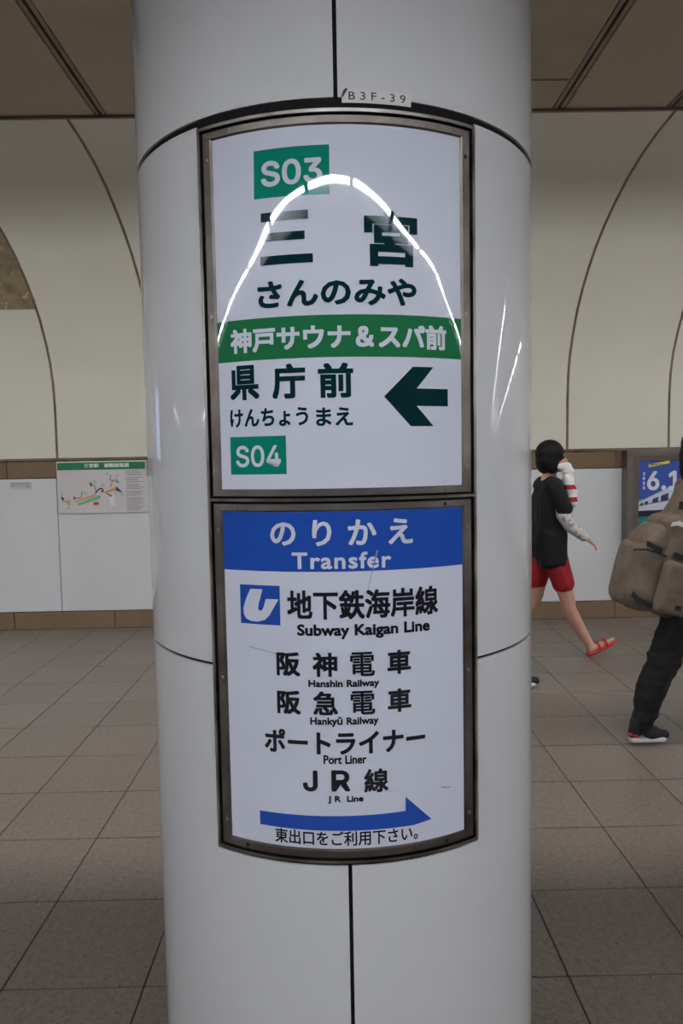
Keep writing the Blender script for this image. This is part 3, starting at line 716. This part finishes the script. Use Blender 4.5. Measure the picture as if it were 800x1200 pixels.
def hand(b, wrist, d, up_, curl=0.5, flip=1, k=1.0):
    """palm and five fingers; d = pointing direction, up_ = back-of-hand direction"""
    d = V(d).normalized(); up_ = (V(up_)-d*V(up_).dot(d)).normalized(); s = d.cross(up_)*flip
    w_ = V(wrist)
    for t in (-1, -0.33, 0.33, 1):
        hull_pts(b, w_+s*0.012*t*k, 0.015*k, w_+d*0.078*k+s*0.030*t*k, 0.011*k)
    for i, (off, L) in enumerate(((-0.031, 0.062), (-0.011, 0.072), (0.010, 0.068), (0.030, 0.052))):
        p = w_+d*0.080*k+s*off*k; dd = d.copy(); a = curl*(0.6+0.12*i)
        for j, f in enumerate((0.45, 0.32, 0.23)):
            dd = (dd*math.cos(a)-up_*math.sin(a)).normalized() if j == 0 or True else dd
            q = p+dd*L*f*k; hull_pts(b, p, (0.0092-0.0008*j)*k, q, (0.0084-0.0008*j)*k); p = q
            up2 = up_
    p = w_+d*0.022*k-s*0.020*k; q = p+(d*0.55-s*0.75-up_*0.2).normalized()*0.040*k; r_ = q+(d*0.85-s*0.15-up_*0.4).normalized()*0.030*k
    hull_pts(b, p, 0.0125*k, q, 0.0100*k); hull_pts(b, q, 0.0100*k, r_, 0.0082*k)
def head(b, c, fw_, k=1.0):
    """skull, jaw, nose, brow, lips, ears; fw_ = facing direction (horizontal)"""
    f = V(fw_).normalized(); s = f.cross(V((0, 0, 1))).normalized(); u_ = s.cross(f)
    rot = Matrix((f, s, u_)).transposed().to_4x4()
    c = V(c)
    def at(a, l, h): return c+(f*a+s*l+u_*h)*k
    ell(b, at(-0.010, 0, 0.020), (0.096*k, 0.076*k, 0.094*k), rot)
    ell(b, at(0.022, 0, -0.030), (0.066*k, 0.060*k, 0.082*k), rot)
    ell(b, at(0.052, 0, -0.082), (0.030*k, 0.032*k, 0.024*k), rot)
    hull_pts(b, at(0.082, 0, 0.008), 0.008*k, at(0.104, 0, -0.030), 0.012*k)
    hull_pts(b, at(0.082, -0.014, -0.058), 0.008*k, at(0.082, 0.014, -0.058), 0.008*k)
    hull_pts(b, at(0.080, -0.012, -0.070), 0.008*k, at(0.080, 0.012, -0.070), 0.008*k)
    hull_pts(b, at(0.074, -0.036, 0.018), 0.011*k, at(0.074, 0.036, 0.018), 0.011*k)
    for t in (-1, 1): ell(b, at(-0.006, 0.074*t, -0.010), (0.018*k, 0.010*k, 0.032*k), rot)
    return at
def eyes(at, parent, skin):
    for t in (-1, 1):
        b = bmesh.new(); p = at(0.077, 0.030*t, 0.000)-loc0(parent)
        bmesh.ops.create_icosphere(b, subdivisions=2, radius=0.011, matrix=Matrix.Translation(p)); mesh_obj('eye', b, mat('eye_dark', (30, 26, 26), 0.2), parent, smooth=True)
def shoe(name, ankle, d, m, msole, parent, pitch=0.0, L=0.25, wd=0.042, foot_only=False, side=1):
    d = V(d).normalized(); s = V((0, 1, 0)) if abs(d.y) < 0.5 else V((1, 0, 0))
    d = (d*math.cos(pitch)+V((0, 0, 1))*math.sin(pitch)).normalized(); s = V((0, 0, 1)).cross(d).normalized(); u_ = d.cross(s)
    a = V(ankle); k = L/0.25
    def at(x, y, z): return a+(d*x+s*y+u_*z)*k
    b = bmesh.new()
    hull_pts(b, at(0, 0, 0.012), 0.042*k, at(-0.022, 0, -0.048), 0.034*k)
    hull_pts(b, at(0.005, 0, -0.010), 0.040*k, at(0.095, 0, -0.052), 0.032*k)
    hull_pts(b, at(0.06, -0.008, -0.050), 0.034*k, at(0.145, 0.004, -0.062), 0.024*k)
    hull_pts(b, at(0.06, 0.012, -0.052), 0.032*k, at(0.135, 0.012, -0.064), 0.022*k)
    up_ = fuse(name, b, m, parent, 0.006, 2)
    b = bmesh.new()
    hull_pts(b, at(-0.030, 0, -0.080), 0.020*k, at(0.05, 0, -0.082), 0.018*k)
    for y in (-0.022, 0, 0.022):
        hull_pts(b, at(-0.028, y*0.8, -0.078), 0.018*k, at(0.06, y, -0.082), 0.014*k)
        hull_pts(b, at(0.06, y, -0.082), 0.014*k, at(0.140-abs(y)*0.7, y*1.1, -0.080), 0.0145*k)
    so = fuse('sole', b, msole, up_, 0.005, 2, org=loc0(parent))
    return up_, at

from mathutils import noise as mn
def wrinkle(amp, sc_=11.0, squash=(1, 1, 1)):
    def f(me):
        nn = [v.normal.copy() for v in me.vertices]
        for v, n_ in zip(me.vertices, nn):
            c = v.co.copy(); p_ = Vector((c.x*squash[0], c.y*squash[1], c.z*squash[2]))*sc_
            v.co = c + n_*amp*(1-2.4*abs(mn.noise(p_+Vector((3, 7, 1))))+0.5*mn.noise(p_*2.3))
    return f
SKIN = mat('skin', (206, 160, 138), 0.5, noise=(20, 0.3, (198, 150, 128)))
SKIN2 = mat('skin_b', (200, 158, 132), 0.5)
BLK = mat('black_cloth', (15, 17, 20), 0.9, bump=(300, 0.2, 0.001))
RED = mat('red_cloth', (160, 22, 38), 0.8, bump=(200, 0.3, 0.001))
HAIR = mat('black_hair', (12, 11, 12), 0.6, spec=0.25, bump=(60, 0.5, 0.004), streak=(1, 1, 0.1))
LACE = mat('pale_sleeve', (212, 206, 210), 0.8, spots=(38, 0.57, (150, 142, 150)))

# ---- woman in black top and red shorts, stride to the right
PY = 5.27
p1 = thing('person', 'person with black bob hair, black top and red shorts striding right past the wall', 'person', (1.50, PY, 0))
def q(x, y, z): return V((x, PY+y, z))
hipc = (1.535, 0.80); shc = (1.555, 1.255)
def torso(b, g=0.0):
    ell(b, q(1.535, 0, 0.80), (0.105+g, 0.150+g, 0.115+g))
    hull_pts(b, q(1.545, -0.055, 0.95), 0.092+g, q(1.535, -0.060, 0.82), 0.095+g)
    hull_pts(b, q(1.545, 0.055, 0.95), 0.092+g, q(1.535, 0.060, 0.82), 0.095+g)
    hull_pts(b, q(1.550, -0.070, 1.16), 0.090+g, q(1.545, -0.050, 0.95), 0.088+g)
    hull_pts(b, q(1.550, 0.070, 1.16), 0.090+g, q(1.545, 0.050, 0.95), 0.088+g)
    hull_pts(b, q(1.540, -0.120, 1.235), 0.055+g, q(1.540, 0.120, 1.235), 0.055+g)
b = bmesh.new(); torso(b)
chain(b, [(q(1.535, 0, 1.24), 0.062), (q(1.550, 0, 1.33), 0.050), (q(1.558, 0, 1.40), 0.052)])
hd = q(1.565, 0, 1.442)
at1 = head(b, hd, (1, -0.10, 0), 0.98)
# right arm (camera side) forward and down, left arm raised to the face
chain(b, [(q(1.540, -0.150, 1.235), 0.046), (q(1.590, -0.175, 1.02), 0.038), (q(1.670, -0.170, 0.94), 0.033), (q(1.755, -0.165, 0.875), 0.024)])
hand(b, q(1.755, -0.165, 0.875), (0.75, 0.05, -0.55), (0.5, -0.3, 0.7), 0.35, 1, 0.85)
chain(b, [(q(1.540, 0.150, 1.235), 0.046), (q(1.655, 0.150, 1.08), 0.038), (q(1.668, 0.060, 1.20), 0.031), (q(1.670, 0.010, 1.285), 0.023)])
hand(b, q(1.670, 0.010, 1.285), (-0.12, -0.25, 0.95), (0.95, 0.2, 0.1), 0.55, 1, 0.85)
# legs: front heel strike, rear leg trailing
chain(b, [(q(1.550, -0.075, 0.80), 0.088), (q(1.655, -0.075, 0.43), 0.055), (q(1.665, -0.075, 0.36), 0.052), (q(1.745, -0.075, 0.21), 0.045), (q(1.815, -0.075, 0.095), 0.030)])
chain(b, [(q(1.530, 0.075, 0.80), 0.088), (q(1.470, 0.075, 0.43), 0.055), (q(1.440, 0.075, 0.37), 0.050), (q(1.310, 0.075, 0.26), 0.046), (q(1.150, 0.075, 0.150), 0.030)])
# feet
chain(b, [(q(1.815, -0.075, 0.09), 0.032), (q(1.822, -0.075, 0.055), 0.030), (q(1.93, -0.078, 0.095), 0.024), (q(1.985, -0.078, 0.125), 0.016)])
chain(b, [(q(1.150, 0.075, 0.145), 0.032), (q(1.150, 0.075, 0.105), 0.030), (q(1.235, 0.075, 0.052), 0.024), (q(1.290, 0.075, 0.045), 0.016)])
body1 = fuse('body', b, SKIN, p1, 0.0065, 2)
eyes(at1, p1, SKIN)
# top: black, short sleeves to the elbow, hem below the hips
b = bmesh.new(); torso(b, 0.016)
hull_of(b, [(q(x, y, z), 0.045) for x in (1.495, 1.590) for y in (-0.125, 0.125) for z in (0.90, 0.70)])
hull_of(b, [(q(x, y, z), 0.060) for x in (1.505, 1.585) for y in (-0.095, 0.095) for z in (1.16, 0.90)])
chain(b, [(q(1.535, -0.150, 1.235), 0.064), (q(1.600, -0.178, 1.085), 0.058)])
chain(b, [(q(1.535, 0.150, 1.235), 0.064), (q(1.625, 0.155, 1.11), 0.058)])
fuse('black_top', b, BLK, p1, 0.009, 3, extra=wrinkle(0.005, 9, (1.3, 1.3, .6)))
b = bmesh.new()
for s_, (x0, x1) in ((-1, (1.55, 1.640)), (1, (1.53, 1.490))):
    hull_pts(b, q(x0-0.005, 0.070*s_, 0.78), 0.098, q(x1-0.015, 0.078*s_, 0.545), 0.080)
fuse('red_shorts', b, RED, p1, 0.009, 3, extra=wrinkle(0.004, 12, (1.2, 1.2, .5)))
b = bmesh.new()
chain(b, [(q(1.592, -0.176, 1.04), 0.050), (q(1.640, -0.176, 0.965), 0.047), (q(1.742, -0.167, 0.884), 0.036)])
fuse('arm_sleeve', b, LACE, p1, 0.007, 2)
b = bmesh.new()
chain(b, [(q(1.648, 0.150, 1.09), 0.050), (q(1.662, 0.120, 1.11), 0.048), (q(1.670, 0.025, 1.262), 0.036)])
fuse('arm_sleeve', b, LACE, p1, 0.007, 2)
# bob hair
def cut_face(me): pass
b = bmesh.new()
R1r = Matrix.Rotation(0.12, 4, 'Y')
ell(b, q(1.548, 0, 1.468), (0.104, 0.094, 0.104), R1r)
ell(b, q(1.518, 0, 1.415), (0.070, 0.090, 0.092))
for s_ in (-1, 1): ell(b, q(1.545, 0.070*s_, 1.405), (0.052, 0.024, 0.080))
fuse('bob_hair', b, HAIR, p1, 0.007, 2)
# red sandals
for (a0, d_, pit, y) in ((q(1.815, -0.075, 0.085), (1, 0, 0), 0.42, -1), (q(1.150, 0.075, 0.130), (1, 0, 0), -0.62, 1)):
    dd = V((math.cos(pit), 0, math.sin(pit))); uu = V((-math.sin(pit), 0, math.cos(pit)))
    b = bmesh.new()
    for yy in (-0.022, 0, 0.022):
        hull_pts(b, a0+dd*-0.030+uu*-0.056+V((0, yy, 0)), 0.014, a0+dd*0.10+uu*-0.060+V((0, yy, 0)), 0.012)
        hull_pts(b, a0+dd*0.10+uu*-0.060+V((0, yy, 0)), 0.012, a0+dd*(0.185-abs(yy))+uu*-0.052+V((0, yy, 0)), 0.012)
    sd = fuse('red_sandal', b, mat('red_rubber', (204, 40, 44), 0.45), p1, 0.006, 2)
    b = bmesh.new()
    for xx in (0.06, 0.115):
        pts = [a0+dd*xx+uu*(-0.052+0.052*math.sin(t_))+V((0, -0.040*math.cos(t_), 0)) for t_ in [i*PI/8 for i in range(9)]]
        chain(b, [(p_, 0.009) for p_ in pts])
    fuse('sandal_strap', b, MATS['red_rubber'], sd, 0.005, 1, org=loc0(p1))
# towel held to the mouth
tw = thing('hand_towel', 'white hand towel with red bands at the mouth of the person in black top', 'towel', (1.67, PY-0.04, 1.30))
def towel_mat():
    m = mat('towel', (232, 230, 232), 0.9, bump=(120, 0.4, 0.002)); nt = m.node_tree; p = nt.nodes['Principled BSDF']
    tc = nt.nodes.new('ShaderNodeTexCoord'); sx = nt.nodes.new('ShaderNodeSeparateXYZ'); nt.links.new(tc.outputs['Object'], sx.inputs[0])
    rp = nt.nodes.new('ShaderNodeValToRGB'); rp.color_ramp.interpolation = 'CONSTANT'
    mr = nt.nodes.new('ShaderNodeMapRange'); mr.inputs['From Min'].default_value = -0.22; mr.inputs['From Max'].default_value = 0.10
    nt.links.new(sx.outputs['Z'], mr.inputs['Value']); nt.links.new(mr.outputs[0], rp.inputs['Fac'])
    wv = lin((232, 230, 232))+(1,); rd = lin((168, 40, 58))+(1,)
    e = rp.color_ramp.elements; e[0].position = 0; e[0].color = wv; e[1].position = 0.14; e[1].color = rd
    for pos, c in ((0.25, wv), (0.42, rd), (0.52, wv)): n_ = e.new(pos); n_.color = c
    nt.links.new(rp.outputs['Color'], p.inputs['Base Color']); return m
b = bmesh.new()
chain(b, [(q(1.600, -0.070, 1.375), 0.026), (q(1.650, -0.060, 1.375), 0.034), (q(1.655, -0.060, 1.33), 0.036), (q(1.672, -0.070, 1.27), 0.030), (q(1.690, -0.075, 1.20), 0.030), (q(1.697, -0.075, 1.115), 0.028)])
chain(b, [(q(1.640, -0.095, 1.30), 0.018), (q(1.668, -0.105, 1.16), 0.024), (q(1.672, -0.100, 1.12), 0.020)])
chain(b, [(q(1.665, 0.03, 1.385), 0.026), (q(1.668, -0.060, 1.34), 0.036)])
chain(b, [(q(1.655, -0.055, 1.30), 0.03), (q(1.665, -0.065, 1.13), 0.026)])
fuse('cloth', b, towel_mat(), tw, 0.007, 2, extra=wrinkle(0.005, 14))

# ---- backpacker in dark trousers walking out of frame
PY2 = 3.66
p2 = thing('person', 'person in black trousers and black trainers stepping right out of the frame', 'person', (1.75, PY2, 0))
def q2(x, y, z): return V((x, PY2+y, z))
def torso2(b, g=0.0):
    ell(b, q2(1.835, 0, 0.86), (0.115+g, 0.155+g, 0.12+g))
    for s_ in (-1, 1):
        hull_pts(b, q2(1.850, 0.06*s_, 1.02), 0.100+g, q2(1.835, 0.062*s_, 0.88), 0.102+g)
        hull_pts(b, q2(1.865, 0.08*s_, 1.20), 0.100+g, q2(1.850, 0.055*s_, 1.02), 0.096+g)
    hull_pts(b, q2(1.860, -0.135, 1.270), 0.062+g, q2(1.860, 0.135, 1.270), 0.062+g)
b = bmesh.new(); torso2(b)
chain(b, [(q2(1.860, 0, 1.28), 0.066), (q2(1.875, 0, 1.37), 0.056), (q2(1.88, 0, 1.42), 0.056)])
at2 = head(b, q2(1.890, 0, 1.475), (1, 0, -0.0), 1.0)
chain(b, [(q2(1.86, -0.17, 1.26), 0.05), (q2(1.90, -0.20, 1.00), 0.043), (q2(2.08, -0.18, 0.90), 0.034), (q2(2.13, -0.16, 0.88), 0.027)])
hand(b, q2(2.13, -0.16, 0.88), (1, 0.15, 0.05), (0, -1, 0.1), 0.5, 1, 0.95)
chain(b, [(q2(1.86, 0.17, 1.26), 0.05), (q2(1.82, 0.20, 1.00), 0.043), (q2(1.96, 0.20, 0.84), 0.034), (q2(2.02, 0.20, 0.80), 0.027)])
hand(b, q2(2.02, 0.20, 0.80), (0.8, 0, -0.5), (0, 1, 0), 0.5, -1, 0.95)
LEGR = [(q2(1.790, -0.085, 0.82), 0.100), (q2(1.650, -0.085, 0.50), 0.070), (q2(1.625, -0.085, 0.43), 0.064), (q2(1.553, -0.085, 0.27), 0.056), (q2(1.515, -0.085, 0.11), 0.036)]
LEGF = [(q2(1.860, 0.085, 0.82), 0.100), (q2(2.020, 0.085, 0.47), 0.066), (q2(2.030, 0.085, 0.42), 0.062), (q2(2.060, 0.085, 0.25), 0.054), (q2(2.090, 0.085, 0.11), 0.036)]
chain(b, LEGR); chain(b, LEGF)
fuse('body', b, SKIN2, p2, 0.0075, 2)
eyes(at2, p2, SKIN2)
b = bmesh.new()
ell(b, q2(1.830, 0, 0.84), (0.135, 0.172, 0.13))
chain(b, [(p_, r_+0.012) for p_, r_ in LEGR]); chain(b, [(p_, r_+0.012) for p_, r_ in LEGF])
ell(b, q2(1.665, -0.085, 0.405), (0.035, 0.06, 0.022)); ell(b, q2(1.575, -0.085, 0.455), (0.03, 0.06, 0.02))
ell(b, q2(1.545, -0.085, 0.155), (0.052, 0.055, 0.030)); ell(b, q2(1.535, -0.085, 0.205), (0.050, 0.055, 0.022))
fuse('black_trousers', b, mat('black_denim', (14, 14, 17), 0.85, bump=(9, 0.5, 0.02)), p2, 0.009, 2, extra=wrinkle(0.006, 9, (1, 1, 1.8)))
b = bmesh.new(); torso2(b, 0.022)
chain(b, [(q2(1.855, -0.165, 1.265), 0.072), (q2(1.90, -0.20, 1.00), 0.062), (q2(2.10, -0.17, 0.895), 0.046)])
chain(b, [(q2(1.855, 0.165, 1.265), 0.072), (q2(1.82, 0.20, 1.00), 0.062), (q2(1.99, 0.20, 0.82), 0.046)])
chain(b, [(q2(1.85, 0, 1.31), 0.085), (q2(1.865, 0, 1.345), 0.078)])
fuse('jacket', b, mat('taupe_cloth', (108, 94, 82), 0.85, bump=(12, 0.6, 0.015)), p2, 0.009, 2, extra=wrinkle(0.006, 10))
b = bmesh.new()
ell(b, q2(1.860, 0, 1.500), (0.122, 0.098, 0.105)); ell(b, q2(1.812, 0, 1.440), (0.080, 0.088, 0.100))
ell(b, q2(1.790, 0, 1.380), (0.060, 0.060, 0.085))
fuse('black_hair', b, HAIR, p2, 0.008, 2)
for ank, pit in ((q2(1.497, -0.085, 0.105), 0.02), (q2(2.095, 0.085, 0.105), 0.06)):
    sh, sat = shoe('black_trainer', ank, (1, 0, 0), mat('trainer_knit', (28, 26, 30), 0.8), mat('trainer_sole', (214, 206, 214), 0.5), p2, pitch=pit, L=0.235)
    b = bmesh.new(); hull_pts(b, sat(-0.048, -0.012, -0.048), 0.011, sat(-0.015, -0.034, -0.054), 0.007)
    fuse('red_heel_patch', b, mat('red_patch', (176, 44, 62), 0.6), sh, 0.004, 1, org=loc0(p2))
# backpack
bp = thing('backpack', 'large taupe canvas backpack with black straps on the person leaving the frame', 'backpack', (1.60, PY2, 0.95))
TAU = mat('taupe_canvas', (120, 105, 92), 0.9, noise=(7, 0.3, (103, 90, 78)), bump=(11, 0.8, 0.02))
def rbox(b, c, h, r_, rot=0.0):
    Rm = Matrix.Rotation(rot, 3, 'Y')
    hull_of(b, [(V(c)+Rm @ V((sx*(h[0]-r_), sy*(h[1]-r_), sz*(h[2]-r_))), r_) for sx in (-1, 1) for sy in (-1, 1) for sz in (-1, 1)])
b = bmesh.new()
rbox(b, q2(1.640, 0, 0.900), (0.115, 0.165, 0.250), 0.07, 0.14)
rbox(b, q2(1.702, 0, 1.175), (0.072, 0.140, 0.150), 0.055, 0.42)
fuse('main_bag', b, TAU, bp, extra=wrinkle(0.007, 9, (1, 1, .6)), voxel=0.010)
b = bmesh.new()
rbox(b, q2(1.500, 0, 0.835), (0.088, 0.150, 0.165), 0.06, 0.14)
pk = fuse('front_pocket', b, TAU, bp, extra=wrinkle(0.007, 9, (1, 1, .6)), voxel=0.009)
b = bmesh.new()
rbox(b, q2(1.545, 0, 1.015), (0.066, 0.140, 0.078), 0.045, 0.55)
fuse('top_pocket', b, TAU, bp, extra=wrinkle(0.006, 9, (1, 1, 1)), voxel=0.009)
b = bmesh.new(); rbox(b, q2(1.62, -0.165, 0.80), (0.085, 0.035, 0.13), 0.03, 0.12)
fuse('side_pocket', b, TAU, bp, extra=wrinkle(0.005, 9, (1, 1, .6)), voxel=0.009)
M_web = mat('black_webbing', (24, 23, 24), 0.7)
def strap(name, pts, wd, m=M_web, th=0.006, parent=bp):
    """flat webbing along pts, width along wd (vector)"""
    b = bmesh.new(); wd = V(wd); prev = None
    for i, p_ in enumerate(pts):
        t_ = (V(pts[min(i+1, len(pts)-1)])-V(pts[max(i-1, 0)])).normalized(); n_ = t_.cross(wd).normalized()*th
        cur = [b.verts.new(V(p_)+wd*a+n_*c-loc0(parent)) for a, c in ((-.5, -.5), (.5, -.5), (.5, .5), (-.5, .5))]
        if prev:
            for k_ in range(4): b.faces.new((prev[k_], prev[(k_+1) % 4], cur[(k_+1) % 4], cur[k_]))
        else: b.faces.new(cur)
        prev = cur
    b.faces.new(prev[::-1]); return mesh_obj(name, b, m, parent)
strap('compression_strap', [q2(1.585, -0.172, 0.965), q2(1.63, -0.180, 0.955), q2(1.70, -0.182, 0.935), q2(1.78, -0.178, 0.915), q2(1.84, -0.17, 0.90)], (0, 0, 0.030))
strap('compression_strap', [q2(1.56, -0.172, 0.72), q2(1.63, -0.200, 0.715), q2(1.72, -0.18, 0.70)], (0, 0, 0.022))
strap('bottom_strap', [q2(1.418, -0.152, 0.755), q2(1.45, -0.158, 0.728), q2(1.51, -0.160, 0.708), q2(1.57, -0.155, 0.70)], (0.008, 0, 0.024), th=0.012)
strap('pocket_zip', [q2(1.405, -0.13, 0.965), q2(1.45, -0.155, 0.975), q2(1.52, -0.158, 0.965), q2(1.58, -0.155, 0.945)], (0, 0, 0.008))
strap('pocket_buckle', [q2(1.462, -0.136, 1.005), q2(1.497, -0.146, 0.992), q2(1.535, -0.150, 0.978)], (0, 0, 0.024), th=0.012)
strap('side_buckle', [q2(1.590, -0.142, 1.205), q2(1.625, -0.146, 1.200), q2(1.665, -0.146, 1.195)], (0, 0, 0.038), th=0.012)
strap('white_trim', [q2(1.562, -0.150, 1.108), q2(1.59, -0.160, 1.118), q2(1.625, -0.166, 1.108), q2(1.655, -0.172, 1.082), q2(1.668, -0.175, 1.055)], (0.006, 0, 0.022), mat('white_web', (214, 210, 206), 0.7), th=0.012)
for s_ in (-1, 1):
    strap('shoulder_strap', [q2(1.72, 0.09*s_, 1.27), q2(1.80, 0.10*s_, 1.345), q2(1.88, 0.11*s_, 1.365), q2(1.965, 0.12*s_, 1.30), q2(2.00, 0.125*s_, 1.18), q2(1.965, 0.15*s_, 1.02), q2(1.86, 0.18*s_, 0.88), q2(1.76, 0.16*s_, 0.80)], (0, 0.05, 0), TAU, 0.014)

# ---- someone almost hidden behind the column: only the toe of one shoe shows past its right edge
PY3 = 4.60
p3 = thing('person', 'person hidden behind the column, only one shoe toe showing low at its right', 'person', (1.0, PY3, 0))
def q3(x, y, z): return V((x, PY3+y, z))
def torso3(b, g=0.0):
    ell(b, q3(0.98, 0, 0.90), (0.105+g, 0.145+g, 0.11+g))
    for s_ in (-1, 1):
        hull_pts(b, q3(0.98, 0.06*s_, 1.08), 0.088+g, q3(0.98, 0.06*s_, 0.92), 0.092+g)
        hull_pts(b, q3(0.98, 0.07*s_, 1.24), 0.088+g, q3(0.98, 0.05*s_, 1.08), 0.086+g)
    hull_pts(b, q3(0.975, -0.125, 1.33), 0.055+g, q3(0.975, 0.125, 1.33), 0.055+g)
LEG3 = [[(q3(0.98, 0.08*s_, 0.88), 0.09), (q3(0.98+0.06*s_*-1, 0.08*s_, 0.48), 0.058), (q3(0.98-0.10*s_, 0.08*s_, 0.11), 0.036)] for s_ in (-1, 1)]
ARM3 = [[(q3(0.975, 0.165*s_, 1.32), 0.045), (q3(0.96, 0.19*s_, 1.06), 0.038), (q3(1.00, 0.20*s_, 0.86), 0.026)] for s_ in (-1, 1)]
b = bmesh.new(); torso3(b)
chain(b, [(q3(0.975, 0, 1.34), 0.060), (q3(0.985, 0, 1.44), 0.052), (q3(0.99, 0, 1.50), 0.052)])
at3 = head(b, q3(1.00, 0, 1.555), (1, 0, 0), 1.0)
for L_ in LEG3+ARM3: chain(b, L_)
for s_ in (-1, 1): hand(b, q3(1.00, 0.20*s_, 0.86), (0.15, 0, -1), (0, s_, 0), 0.35, s_*-1, 0.9)
fuse('body', b, SKIN2, p3, 0.0075, 2); eyes(at3, p3, SKIN2)
b = bmesh.new(); ell(b, q3(0.98, 0, 0.88), (0.122, 0.162, 0.12))
for L_ in LEG3: chain(b, [(p_, r_+0.013) for p_, r_ in L_])
fuse('dark_trousers', b, MATS['black_denim'], p3, 0.009, 2)
b = bmesh.new(); torso3(b, 0.018)
for L_ in ARM3: chain(b, [(p_, r_+0.016) for p_, r_ in L_])
fuse('dark_top', b, BLK, p3, 0.009, 2)
b = bmesh.new(); ell(b, q3(0.982, 0, 1.585), (0.108, 0.090, 0.100)); ell(b, q3(0.955, 0, 1.54), (0.080, 0.082, 0.085))
fuse('black_hair', b, HAIR, p3, 0.008, 2)
for s_ in (-1, 1):
    shoe('black_shoe', q3(0.98-0.10*s_+0.02, 0.08*s_, 0.105), (1, 0, 0), MATS['trainer_knit'], MATS['trainer_sole'], p3, L=0.25)

bp.rotation_euler = (0, 0.13, 0); bp.location.x += 0.038     # the pack leans with the walker
